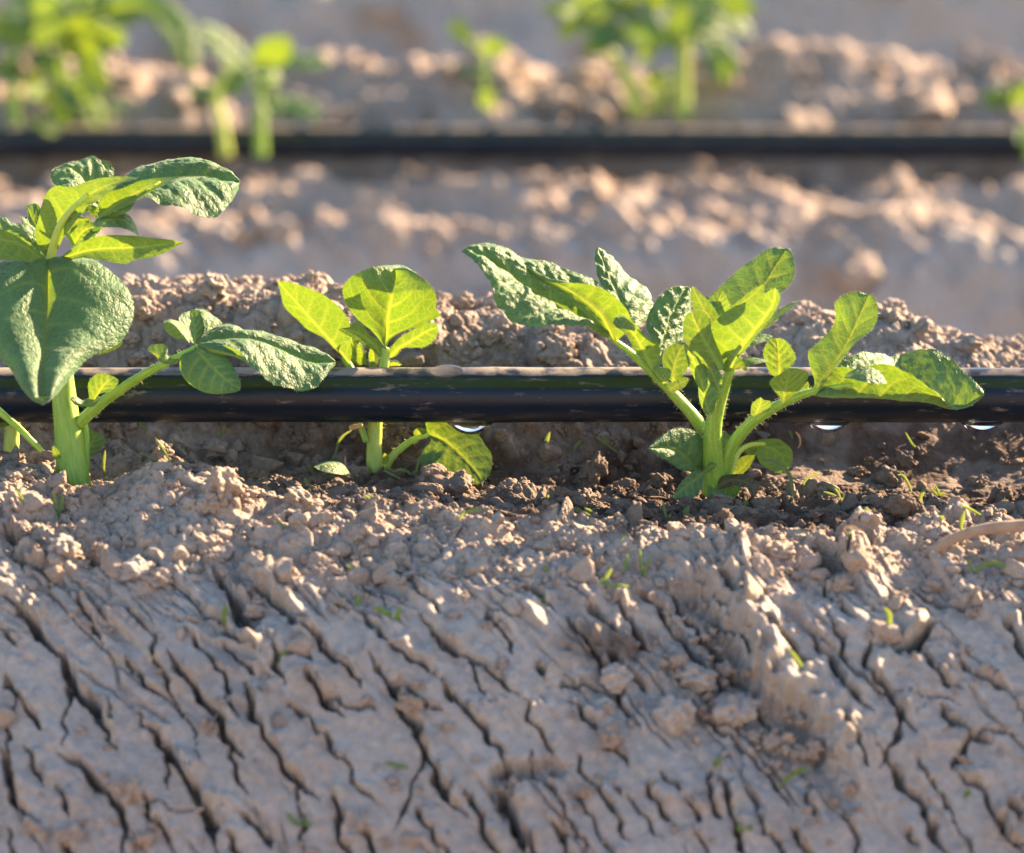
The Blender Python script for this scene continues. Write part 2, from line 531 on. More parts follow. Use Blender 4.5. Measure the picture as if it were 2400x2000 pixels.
edge = sstep(0.30, 0.375, np.abs(Yl))
zoff = zoff * (1 - edge) + edge * 0.0
pxl = 1200 + FPX * X / (1.0 + Yl)
pxc = np.where(ridge == 0, pxl, 1200 + 60 * np.sin(pxl / 900.0 + ridge * 1.7))
ci = np.clip(np.interp(pxc, COLS, np.arange(10)), 0, 8.999)
i0 = ci.astype(int); fx = ci - i0; fx = fx * fx * (3 - 2 * fx)
yi = np.clip((Yl + 0.375) / 0.75 * 1500, 0, 1499.999); j0 = yi.astype(int); fy = yi - j0
Z = (Zf[j0, i0] * (1 - fx) + Zf[j0, i0 + 1] * fx) * (1 - fy) + (Zf[j0 + 1, i0] * (1 - fx) + Zf[j0 + 1, i0 + 1] * fx) * fy
Z = Z + zoff
Z += np.where(ridge == 1, 0.012 * np.exp(-((Yl + 0.052) / 0.022) ** 2) * (1 + 0.7 * vnoise(X * 16 + 9, Y * 3, 28)), 0)
Z += np.where(ridge >= 1, 0.009 * np.exp(-((Yl + 0.105) / 0.028) ** 2) * (1 + 0.8 * vnoise(X * 11 + 3, Y * 3, 27)), 0)
# the second ridge has a taller, rougher far shoulder
Z += np.where(ridge == 1, 0.024 * np.exp(-((Yl - 0.115) / 0.05) ** 2) * (1 + 0.5 * vnoise(X * 14, Y * 9, 3)), 0)
Z = np.where(np.abs(Y) > 6, Z * np.clip(1.5 - np.abs(Y) / 12, 0, 1) - 0.05, Z)
# smooth-base normal in the Y-Z plane
dZ = np.gradient(Z, axis=1) / np.gradient(Y, axis=1)
NL = np.sqrt(1 + dZ ** 2); NYv = -dZ / NL; NZv = 1 / NL

near = (np.abs(X) < 0.172) & (Y > -0.165) & (Y < 0.13)
mid = (np.abs(X) < 0.62) & (Y > -0.4) & (Y < 1.8)
# local picture coordinates on the front face, used for crack directions on every ridge
Zl = Z - zoff
PX, PY = proj(X, Yl, Zl)
PX = PX + ridge * 731.0
mmx, mmy = PX / 8.8, PY / 8.8                      # about millimetres across the face
Xm, Ym = X * 1000.0, Y * 1000.0

D = np.zeros_like(X)                               # displacement, mm
low = np.where(mid, 1.0, 0.0)
D += low * np.where(Yl < 0, 1 - 0.45 * sstep(1300, 1500, PY), 1.0) * (1.5 * vnoise(Xm / 38, Ym / 60, 10) + 2.6 * fbm(Xm / 55, Ym / 42, 11, 3) + 0.9 * np.where(Yl < 0, 1 - 0.75 * sstep(1300, 1500, PY), 1.0) * fbm(Xm / 17, Ym / 14, 15, 3))
D += np.where(mid & (ridge >= 1), 7.0 * vnoise(Xm / 85, Ym / 55, 17) + 4.0 * fbm(Xm / 34, Ym / 26, 18, 3) + 2.0 * domes(Xm / 22, Ym / 20, 19, 0.1, 0.6) * 3.0, 0)
front = sstep(1235, 1480, PY + 70 * vnoise(mmx / 16, mmy / 12, 21) + 45 * vnoise(mmx / 5, mmy / 5, 22)) * (Yl < -0.01)
crumb = 1 - front
chunk = sstep(1150, 1230, PY) * (1 - sstep(1330, 1520, PY)) * (Yl < -0.01)
# right-hand side of the trough behind the pipe is smooth and washed
smooth_r = np.where(ridge == 0, sstep(1680, 1900, PX) * sstep(-0.012, 0.008, Yl) * (1 - sstep(0.034, 0.052, Yl)), 0)
crumb = crumb * (1 - 0.70 * smooth_r)
cw_ = np.where(mid, 1.0, 0.0)
wx = Xm + 1.2 * vnoise(Xm / 4, Ym / 4, 31); wy = Ym + 1.2 * vnoise(Xm / 4, Ym / 4, 32)
big = domes(wx / 15.0, wy / 13.0, 41, 0.20, 0.62) * 15.0
med = domes(wx / 6.2 + 3, wy / 5.6, 44, 0.25, 0.70) * 6.2
sml = domes(wx / 2.6, wy / 2.4 + 5, 47) * 2.6
amask = sstep(-0.35, 0.45, vnoise(Xm / 24, Ym / 20, 51))
D += cw_ * crumb * (np.where(ridge == 0, 1.0, 0.6) * 0.42 * big * amask + np.where(ridge == 0, 0.62, 0.25) * med * (0.35 + 0.65 * sstep(-0.5, 0.3, vnoise(Xm / 13, Ym / 13, 52))) + np.where(near, 0.62 * sml, 0))
D += np.where(near, crumb * 0.34 * domes(Xm / 1.15, Ym / 1.05, 48) * 1.15, 0)
D -= cw_ * crumb * 2.6
k1, k2, kid, kx, ky = worley(mmx / 7.5 + 0.5 * vnoise(mmx / 5, mmy / 5, 54), mmy / 8.5 + 0.5 * vnoise(mmx / 5, mmy / 5, 55), 56)
D += np.where(mid, 0.6 * chunk * sstep(-0.3, 0.3, vnoise(mmx / 12, mmy / 9, 57)) * (2.0 * (kid - 0.5) - 1.2 * kx + 0.5 * ky - 1.2 * np.exp(-((k2 - k1) * 7.5 / 0.9) ** 2)), 0)

# front face: dried crust broken along curved diagonal cracks
q = np.clip(PY, 1000, 2300)
gcurve = 1.25 * (q - 1200) - 0.00042 * (q - 1200) ** 2
cc = (PX - gcurve) / 8.8 + 2.0 * vnoise(mmx / 13, mmy / 17, 61) + 0.45 * vnoise(mmx / 3.1, mmy / 3.1, 62)
al = mmy + 2.5 * vnoise(mmx / 9, mmy / 9, 63) + 0.8 * vnoise(mmx / 2.5, mmy / 2.5, 64)
f1, f2, idr, vx, vy = worley(cc / 11.5, al / 46.0, 71)
g1, g2, idr2, vx2, vy2 = worley(cc / 4.2 + 7, al / 11.0, 81)
ecr = (f2 - f1) * 11.5
cmod = sstep(-0.15, 0.35, vnoise(cc / 26, al / 55, 65))
wcr = 0.35 + 1.15 * cmod
crack = np.exp(-(ecr / (wcr * 1.1)) ** 4) * (0.06 + 0.94 * cmod)
crack2 = np.exp(-((g2 - g1) * 4.2 / 0.42) ** 4) * sstep(0.30, 0.7, vnoise(mmx / 14, mmy / 17, 66))
plate = 1.3 * (idr - 0.5) + (-0.85 * np.clip(vx, -0.8, 0.8)) * (0.5 + idr) * 1.5 + 0.15 * (idr2 - 0.5)
lip = np.exp(-((ecr - 1.6) / 1.1) ** 2) * (vx < 0) * cmod
fd = plate * 0.36 - 3.2 * np.exp(-(ecr / (0.30 + 0.40 * cmod)) ** 6) * 0.5 * sstep(0.55, 0.95, cmod) + 0.3 * lip
fd += 0.26 * fbm(mmx / 7.0, mmy / 7.0, 68, 4, 0.55) + 0.05 * fbm(mmx / 1.4, mmy / 1.4, 69, 2)
# flaked steps: terraces in a tilted noise field
fl = 2.0 * vnoise(cc / 17, al / 24, 91) + 0.25 * vnoise(mmx / 2.2, mmy / 2.2, 92)
fd += 0.30 * (np.floor(fl * 2) / 2 + sstep(0.36, 0.5, fl * 2 - np.floor(fl * 2)) * 0.5)
flz = 0.75 * sstep(1190, 1270, PY) * (1 - sstep(1330, 1520, PY + 160 * vnoise(mmx / 18, mmy / 18, 98))) + 0.35 * sstep(0.35, 0.7, vnoise(mmx / 16, mmy / 20, 97))
fd += np.clip(flz, 0, 1) * (2.6 * (idr2 - 0.5) - 2.0 * np.clip(vx2, -0.7, 0.7) - 1.2 * np.exp(-((g2 - g1) * 4.2 / 0.5) ** 2))
w1, w2, wid, wvx, wvy = worley(cc / 17.0 + 3.3, al / 26.0, 301)
wz = sstep(1170, 1230, PY) * (0.16 + 0.84 * (1 - sstep(1380, 1600, PY + 120 * vnoise(mmx / 22, mmy / 22, 302)))) * (0.4 + 0.6 * sstep(-0.3, 0.4, vnoise(mmx / 26, mmy / 20, 303)))
wedge_ = sstep(0.0, 0.10, w2 - w1)
plates2 = wz * wedge_ * (-4.8 * wvx * (0.5 + wid) + 2.2 * (wid - 0.5))
fd += plates2 * (Yl < -0.01)
bits = domes(mmx / 3.3, mmy / 3.1, 95, 0.05, 0.62) * 3.3 * sstep(0.0, 0.6, vnoise(mmx / 11, mmy / 15, 96))
fd += 0.55 * bits
D += np.where(mid, front * fd + (1 - front) * 0.35 * plates2 * (Yl < -0.035), 0)

# cracks, ledges and hollows of the nearest face, placed where the photograph shows them
CR = [('H', 22, [(20, 700), (120, 790), (200, 900), (280, 980), (300, 1060), (390, 1150), (440, 1250), (470, 1310)]),
      ('H', 16, [(20, 1020), (80, 1120), (160, 1230)]), ('H', 24, [(0, 1310), (40, 1400), (50, 1500), (85, 1570)]),
      ('H', 20, [(230, 1340), (330, 1390), (400, 1460), (480, 1550), (545, 1690)]),
      ('H', 22, [(560, 1170), (650, 1280), (720, 1370), (800, 1490), (870, 1610), (885, 1750)]),
      ('H', 24, [(690, 930), (770, 1040), (830, 1120), (880, 1180), (920, 1260), (1000, 1370)]),
      ('H', 17, [(1000, 1040), (1050, 1200), (1130, 1330), (1200, 1430), (1310, 1530)]),
      ('H', 18, [(1120, 900), (1160, 1040)]), ('H', 10, [(1170, 925), (1300, 945)]),
      ('H', 18, [(1240, 1000), (1320, 1090), (1410, 1200)]), ('H', 12, [(310, 690), (370, 800), (420, 890)]),
      ('H', 18, [(980, 1580), (1060, 1640), (1120, 1740)]), ('H', 11, [(540, 1470), (620, 1590), (700, 1700)]),
      ('H', 10, [(100, 1310), (150, 1400), (190, 1480)]), ('H', 22, [(880, 560), (980, 740), (1060, 800)]),
      ('H', 18, [(0, 380), (60, 430), (200, 470)]), ('H', 16, [(360, 490), (430, 570)]), ('H', 22, [(250, 1690), (300, 1770)]),
      ('H', 9, [(240, 1480), (280, 1600)]), ('H', 12, [(20, 540), (120, 560), (240, 600)]),
      ('I', 20, [(110, 920), (180, 1010), (235, 1115), (260, 1170), (310, 1230), (340, 1330), (390, 1430), (440, 1520), (520, 1600)]),
      ('I', 14, [(200, 880), (290, 950), (390, 1010)]),
      ('I', 14, [(310, 760), (380, 830), (460, 910), (560, 970), (640, 1030), (730, 1110)]),
      ('I', 18, [(400, 1030), (440, 1100), (540, 1180), (600, 1260), (680, 1350)]), ('I', 11, [(600, 750), (660, 830), (710, 920)]),
      ('I', 10, [(750, 1120), (800, 1230), (875, 1330)]), ('I', 24, [(640, 1460), (690, 1560), (720, 1660), (770, 1760)]),
      ('I', 13, [(60, 720), (130, 800), (200, 870)]), ('I', 18, [(985, 715), (1060, 780), (1140, 830)]),
      ('I', 13, [(1240, 1450), (1310, 1570), (1370, 1650)]), ('I', 12, [(1310, 1410), (1390, 1490)]),
      ('I', 15, [(800, 960), (835, 1005)]), ('I', 15, [(880, 1060), (950, 1035), (1080, 1050)]),
      ('J', 12, [(600, 760), (655, 880), (690, 980), (760, 1050), (850, 1110)]),
      ('J', 16, [(800, 850), (750, 930), (770, 1000), (860, 1100), (960, 1260)]), ('J', 26, [(880, 880), (940, 880), (1030, 800)]),
      ('J', 15, [(980, 900), (1060, 1010), (1130, 1070)]), ('J', 18, [(1130, 940), (1200, 1000), (1340, 1070)]),
      ('J', 18, [(1050, 1140), (1130, 1220), (1270, 1290)]),
      ('J', 22, [(800, 1310), (900, 1450), (980, 1540), (1030, 1650), (1100, 1770)]),
      ('J', 14, [(1110, 1390), (1180, 1250)]), ('J', 17, [(1110, 1400), (1220, 1480), (1300, 1620), (1400, 1730)]),
      ('J', 12, [(640, 1200), (720, 1300), (780, 1400)]), ('J', 12, [(500, 1480), (550, 1580)]), ('J', 14, [(30, 1520), (85, 1620)]),
      ('J', 30, [(530, 480), (640, 530), (750, 580)]), ('J', 14, [(560, 360), (700, 440), (860, 450)]), ('J', 14, [(1330, 1520), (1410, 1600)]),
      ('J', 13, [(100, 560), (180, 640), (260, 720)]), ('J', 12, [(940, 640), (1080, 700), (1240, 720)])]


def near_line(line, reach):
    """grid block around a polyline, distance to it (px), signed side and position along it"""
    p = resample(np.array(line), 26)
    m = near & (PX > p[:, 0].min() - reach) & (PX < p[:, 0].max() + reach) & (PY > p[:, 1].min() - reach) & (PY < p[:, 1].max() + reach)
    ii = np.nonzero(m)
    a, b = PX[ii] + 13 * vnoise(mmx[ii] / 4.4, mmy[ii] / 4.4, 101) + 3.0 * vnoise(mmx[ii] / 1.4, mmy[ii] / 1.4, 201), PY[ii] + 10 * vnoise(mmx[ii] / 4.4, mmy[ii] / 4.4, 102) + 3.0 * vnoise(mmx[ii] / 1.4, mmy[ii] / 1.4, 202)
    best = np.full(len(a), 1e9); side = np.zeros(len(a)); tt = np.zeros(len(a))
    for k in range(len(p) - 1):
        d = p[k + 1] - p[k]; L = np.hypot(*d) + 1e-9
        t = np.clip(((a - p[k, 0]) * d[0] + (b - p[k, 1]) * d[1]) / L ** 2, 0, 1)
        ex = a - p[k, 0] - t * d[0]; ey = b - p[k, 1] - t * d[1]
        dist = np.hypot(ex, ey)
        n = dist < best
        best = np.where(n, dist, best)
        side = np.where(n, np.sign(ex * d[1] - ey * d[0]), side)          # +1 = right-hand / upper side of a line going down-right
        tt = np.where(n, (k + t) / (len(p) - 1), tt)
    return ii, best, side, tt


rb_ = np.random.default_rng(31)
ALLCR = []
for f, w, line in CR:
    line = fr(f, line)
    ALLCR.append((w, line, 1.0))
    q = resample(np.array(line), 40)
    seg = np.hypot(*(q[-1] - q[0]))
    for k in range(int(seg / 240 + 0.4)):                 # side branches
        i = rb_.integers(4, 36); d = q[i + 1] - q[i - 1]; a0 = math.atan2(d[1], d[0]) + rb_.choice([-1, 1]) * rb_.uniform(0.2, 0.75)
        L = rb_.uniform(90, 220); a1 = a0 + rb_.uniform(-0.5, 0.5)
        m1 = q[i] + 0.5 * L * np.array([math.cos(a0), math.sin(a0)])
        ALLCR.append((w * rb_.uniform(0.3, 0.55), [tuple(q[i]), tuple(m1), tuple(m1 + 0.5 * L * np.array([math.cos(a1), math.sin(a1)]))], 0.35))
# further cracks that run with them wherever a plate is wider than the photograph shows
taken = np.vstack([resample(np.array(l), 30)[:, :2] for _, l, m_ in ALLCR])
made = 0
for _ in range(900):
    if made >= 50:
        break
    p0 = np.array([rb_.uniform(-60, 2460), rb_.uniform(1290, 1960)])
    pts = [p0]
    L = rb_.uniform(120, 420); wob = rb_.uniform(-0.25, 0.25)
    for k in range(int(L / 40)):
        g = 1.05 - 0.00070 * (pts[-1][1] - 1200) + wob + rb_.normal() * 0.22
        d = np.array([g, 1.0]); pts.append(pts[-1] + 40 * d / np.hypot(*d))
    pts = np.array(pts)
    dm_ = np.hypot(pts[:, None, 0] - taken[None, :, 0], pts[:, None, 1] - taken[None, :, 1]).min(1)
    if dm_.min() < 26 or dm_.mean() < 44:
        continue
    ALLCR.append((rb_.uniform(6, 16), [tuple(q) for q in pts], 0.9)); made += 1
    taken = np.vstack([taken, resample(pts, 30)])
for w, line, main in ALLCR:
    ii, d, s, t = near_line(line, 150 if main > 0.5 else 70)
    taper = np.clip(np.minimum(t + (0.2 if main < 1 else 0), 1 - t) * 6, 0.25, 1)
    ww = np.maximum(w / 1.75 * 0.76 * taper * (1 + 0.6 * vnoise(mmx[ii] / 4, mmy[ii] / 4, 103)), 1.5)
    cut = -(3.0 + 0.30 * w) * taper * np.exp(-(d / ww) ** 8)
    nm = sstep(-0.25, 0.45, vnoise(mmx[ii] / 8, mmy[ii] / 8, 109))
    up_ = main * 0.12 * w * taper * nm * np.exp(-((d - 1.2 * ww) / 20) ** 2) * np.where(s > 0, 1.0, 0.1) * (1 + 0.8 * vnoise(mmx[ii] / 2.0, mmy[ii] / 2.0, 104))
    tilt = main * (0.06 * w + 0.3) * taper * np.exp(-d / 60.0) * np.where(s > 0, 0.35 + nm, -0.55) * sstep(0, 1, d / ww)
    D[ii] += cut + up_ + tilt

# the broken ledge that runs down the right of the face, with a hollow on its left
LEDGE = fr('J', [(20, 560), (100, 640), (190, 750), (275, 870), (325, 1000), (400, 1070), (520, 1150), (600, 1230), (640, 1330), (700, 1450), (770, 1540)])
ii, d, s, t = near_line(LEDGE, 420)
amp = np.interp(t, [0, 0.12, 0.35, 0.6, 0.8, 1], [0.5, 8.0, 11.0, 10.5, 8.5, 1.0])
left = s < 0
amp = amp * (0.95 + 0.28 * vnoise(t * 7, 0 * t, 213) + 0.12 * vnoise(t * 20, 0 * t, 214))
D[ii] += np.where(left, -0.85 * amp * sstep(0, 38, d + 9 * vnoise(mmx[ii] / 1.8, mmy[ii] / 1.8, 215)) * np.exp(-np.maximum(d - 40, 0) / 150.0), (0.78 * amp * sstep(-14, 10, d) * np.clip(1 - d / 150.0, 0, 1) ** 1.2 * (1 + 0.7 * vnoise(mmx[ii] / 4, mmy[ii] / 4, 105))))
D[ii] += amp * 0.10 * np.exp(-((d - 14) / 46) ** 2) * (domes(mmx[ii] / 3.6, mmy[ii] / 3.4, 211) * 3.2 + domes(mmx[ii] / 1.6, mmy[ii] / 1.6, 212) * 1.2 - 1.4) * 0.5
CLF = np.exp(-((d - 22) / 26) ** 2) * left
D[ii] += CLF * amp * 0.13 * (domes(mmx[ii] / 2.8, mmy[ii] / 4.0, 216) * 2.8 - 1.0)
PITS = [(1440, 1590, 140, 85, 2.0), (1971, 1306, 66, 28, 2.6), (571, 1445, 45, 26, 4.0), (2125, 1503, 55, 24, 3.5), (1255, 1800, 66, 26, 6.0), (1185, 1840, 30, 60, 5.0)]
for px, py, rx, ry, dp in PITS:
    e = ((PX - px) / rx) ** 2 + ((PY - py) / ry) ** 2 + 1.0 * vnoise(mmx / 3.4, mmy / 3.4, 107) + 0.5 * vnoise(mmx / 1.5, mmy / 1.5, 108)
    D -= np.where(near, dp * np.exp(-np.maximum(e, 0) ** 2), 0)

# moisture
nw = fbm(Xm / 26, Ym / 18, 121, 4)
wet = sstep(-0.062, -0.038, Yl + 0.012 * nw) * (1 - sstep(0.032, 0.054, Yl + 0.012 * nw))
wet = np.where(ridge == 0, wet * np.interp(PX, [-500, 300, 650, 900, 1600, 1800, 3000], [0.10, 0.30, 0.65, 0.95, 0.95, 1.0, 1.0]), wet * 0.35)
wet += np.where(near, 0.75 * np.exp(-(((PX - 1420) / 130) ** 2 + ((PY - 1505) / 42) ** 2 + 0.6 * nw) ** 2) * (Yl < -0.03), 0)
wet = np.clip(wet * (0.75 + 0.5 * sstep(-0.4, 0.4, nw)) - 0.25 * sstep(1.2, 3.0, D) * crumb, 0, 1)
D = np.clip(D, -18, 18)
dm = D * 0.001
GX = X
GY = Y + NYv * dm
GZ = Z + NZv * dm
nx, ny = X.shape
V = np.stack([GX, GY, GZ], -1).reshape(-1, 3)
me = mesh_from('ground', V, gridfaces(nx, ny)[:, ::-1], M_SOIL, {'crumb': np.clip(crumb, 0, 1).ravel(), 'wet': wet.ravel()})
ground = tag(link('ground', me), kind='structure')


def ground_z(x, y):
    """height, moisture of the finished soil below given points"""
    i = np.clip(np.searchsorted(xs, x) - 1, 0, nx - 2); j = np.clip(np.searchsorted(ys, y) - 1, 0, ny - 2)
    a = (x - xs[i]) / (xs[i + 1] - xs[i]); b = (y - ys[j]) / (ys[j + 1] - ys[j])
    g = lambda A: (A[i, j] * (1 - a) + A[i + 1, j] * a) * (1 - b) + (A[i, j + 1] * (1 - a) + A[i + 1, j + 1] * a) * b
    return g(GZ), g(wet)


def hit(px, py, y0=-0.2, y1=0.13):
    yy = np.arange(y0, y1, 0.0005)
    p = at(np.full(len(yy), px), np.full(len(yy), py), yy)
    z, _ = ground_z(p[:, 0], p[:, 1])
    k = np.nonzero(p[:, 2] <= z)[0]
    k = k[0] if len(k) else len(yy) - 1
    return np.array([p[k, 0], p[k, 1], z[k]])


# ---------------------------------------------------------------- clods and crumbs of soil
def ico(sub):
    bm = bmesh.new(); bmesh.ops.create_icosphere(bm, subdivisions=sub, radius=1.0)
    v = np.array([x.co[:] for x in bm.verts]); f = np.array([[x.index for x in p.verts] for p in bm.faces])
    bm.free(); return v, f


def lumpy(v, seed, a=0.32, knobs=26, kr=0.42, kh=0.62):
    """an irregular aggregate: a squashed core with rounded granules grown on it"""
    r = np.random.default_rng(seed)
    out = v * (1 + a * (vnoise(v[:, 0] * 1.3 + seed, v[:, 1] * 1.3 + 2 * v[:, 2], seed) * 0.5 + vnoise(v[:, 2] * 1.9, v[:, 0] * 1.9 - v[:, 1], seed + 9) * 0.4)[:, None])
    c = r.normal(size=(knobs, 3)); c /= np.linalg.norm(c, axis=1)[:, None]
    rad = kr * r.uniform(0.5, 1.25, knobs)
    d = np.linalg.norm(v[:, None, :] - c[None], axis=2)
    b = np.sqrt(np.maximum(1 - (d / rad[None]) ** 2, 0)) * rad[None]
    out = out * (1.10 - 0.42 * kh + kh * b.max(1))[:, None]
    return out * np.array([1.0, r.uniform(0.75, 1.0), r.uniform(0.6, 0.85)])


def angular(v, seed, cuts=16):
    """a broken clod: flat fracture faces with worn edges and a gritty skin"""
    r = np.random.default_rng(seed)
    n = r.normal(size=(cuts, 3)); n /= np.linalg.norm(n, axis=1)[:, None]
    h = r.uniform(0.55, 1.0, cuts)
    d = (v @ n.T) / h[None]
    rad = 1.0 / np.maximum((np.maximum(d, 1e-3) ** 9).sum(1) ** (1 / 9.0), 0.7)
    o = v * rad[:, None]
    o = o * (1 + 0.09 * vnoise(o[:, 0] * 4 + seed, o[:, 1] * 4 + 3 * o[:, 2], seed) + 0.05 * vnoise(o[:, 2] * 11, o[:, 0] * 11 + 7 * o[:, 1], seed + 3))[:, None]
    return o * np.array([1.15, r.uniform(0.75, 1.0), r.uniform(0.55, 0.85)])


def rotm(r):
    qv = r.normal(size=4); qv /= np.linalg.norm(qv)
    w, x, y, z = qv
    return np.array([[1 - 2 * (y * y + z * z), 2 * (x * y - z * w), 2 * (x * z + y * w)], [2 * (x * y + z * w), 1 - 2 * (x * x + z * z), 2 * (y * z - x * w)], [2 * (x * z - y * w), 2 * (y * z + x * w), 1 - 2 * (x * x + y * y)]])


I2, I3, I4, I5 = ico(2), ico(3), ico(4), ico(5)
LIB = {2: [(lumpy(I2[0], s, 0.7, 5, 0.6), I2[1]) for s in range(14)], 3: [(lumpy(I3[0], 20 + s, 0.75, 16, 0.48, 0.9), I3[1]) for s in range(16)],
       4: [(lumpy(I4[0], 40 + s, 0.7, 46, 0.33, 1.15), I4[1]) for s in range(10)] + [(angular(I4[0], 500 + s), I4[1]) for s in range(10)],
       5: [(lumpy(I5[0], 60 + s, 0.7, 90, 0.24, 0.8), I5[1]) for s in range(5)] + [(angular(I5[0], 520 + s, 20), I5[1]) for s in range(9)]}
LIB[3] += [(angular(I3[0], 540 + s, 12), I3[1]) for s in range(12)]


def scatter(name, n, x0, x1, y0, y1, dens, size, seed):
    r = np.random.default_rng(seed)
    x = r.uniform(x0, x1, n); y = r.uniform(y0, y1, n)
    keep = r.uniform(size=n) < dens(x, y)
    x, y = x[keep], y[keep]
    z, w = ground_z(x, y)
    rad = size(r, len(x))
    VV, FF, WW = [], [], []; off = 0
    for k in range(len(x)):
        lv = 2 if rad[k] < 0.0008 else (3 if rad[k] < 0.0014 else (4 if rad[k] < 0.0026 else 5))
        if y[k] > 0.4:
            lv = 2 if rad[k] < 0.004 else 3
        v, f = LIB[lv][r.integers(len(LIB[lv]))]
        p = (v @ rotm(r).T) * rad[k]
        p[:, 2] *= 0.85
        p = p + np.array([x[k], y[k], z[k] + 0.06 * rad[k]])
        VV.append(p); FF.append(f + off); off += len(v); WW.append(np.full(len(v), w[k] * 0.8))
    V = np.vstack(VV); W = np.concatenate(WW)
    me = mesh_from(name, V, np.vstack(FF), M_SOIL, {'crumb': np.ones(len(V)), 'wet': W})
    return tag(link(name, me), kind='stuff')


def dens_front(x, y):
    px, py = proj(x, y, ground_z(x, y)[0])
    d = np.where(y < -0.035, 1 - sstep(1270, 1490, py), 1.0)
    d = np.maximum(d, 0.20 * (y < -0.05))
    d = d * (0.12 + 0.88 * sstep(-0.3, 0.35, vnoise(x * 110, y * 120, 131)))
    d = d * (1 - 0.8 * sstep(1700, 1880, px) * (y > -0.008) * (y < 0.06))
    return d


scatter('soil_crumbs', 30000, -0.175, 0.175, -0.155, 0.125, dens_front, lambda r, n: np.clip(0.00068 * np.exp(0.72 * r.normal(size=n)), 0.0003, 0.0050), 3)
def dens_clod(x, y):
    px, py = proj(x, y, ground_z(x, y)[0])
    d = np.where(y < -0.03, sstep(1030, 1130, py) * (1 - sstep(1340, 1560, py)) + 0.07, np.where(y > 0.03, 1.0, 0.35))
    return d * (0.15 + 0.85 * sstep(-0.2, 0.4, vnoise(x * 45, y * 55, 133)))


scatter('soil_crumbs', 800, -0.172, 0.172, -0.150, 0.10, dens_clod, lambda r, n: np.clip(0.0021 * np.exp(0.42 * r.normal(size=n)), 0.0012, 0.0060), 9)
LP = resample(np.array(LEDGE), 60)


def dens_ledge(x, y):
    px, py = proj(x, y, ground_z(x, y)[0])
    dx = np.interp(py, LP[:, 1], LP[:, 0]) - px
    return np.where((py > 1360) & (py < 1800), sstep(20, 60, dx) * (1 - sstep(60, 330, dx)), 0) * (0.2 + 0.8 * sstep(-0.2, 0.4, vnoise(x * 60, y * 60, 134)))


scatter('soil_crumbs', 1300, 0.0, 0.085, -0.150, -0.075, dens_ledge, lambda r, n: np.clip(0.0012 * np.exp(0.6 * r.normal(size=n)), 0.0004, 0.0045), 10)
scatter('soil_crumbs', 2600, -0.31, 0.31, 0.62, 0.92, lambda x, y: np.where(y < 0.69, 0.22, 0.8) * (0.3 + 0.7 * sstep(-0.3, 0.3, vnoise(x * 30, y * 30, 132))),
        lambda r, n: np.clip(0.0023 * np.exp(0.75 * r.normal(size=n)), 0.001, 0.015), 4)
scatter('soil_crumbs', 800, -0.42, 0.42, 1.30, 1.62, lambda x, y: 0.6 + 0 * x, lambda r, n: np.clip(0.0036 * np.exp(0.8 * r.normal(size=n)), 0.0015, 0.022), 5)

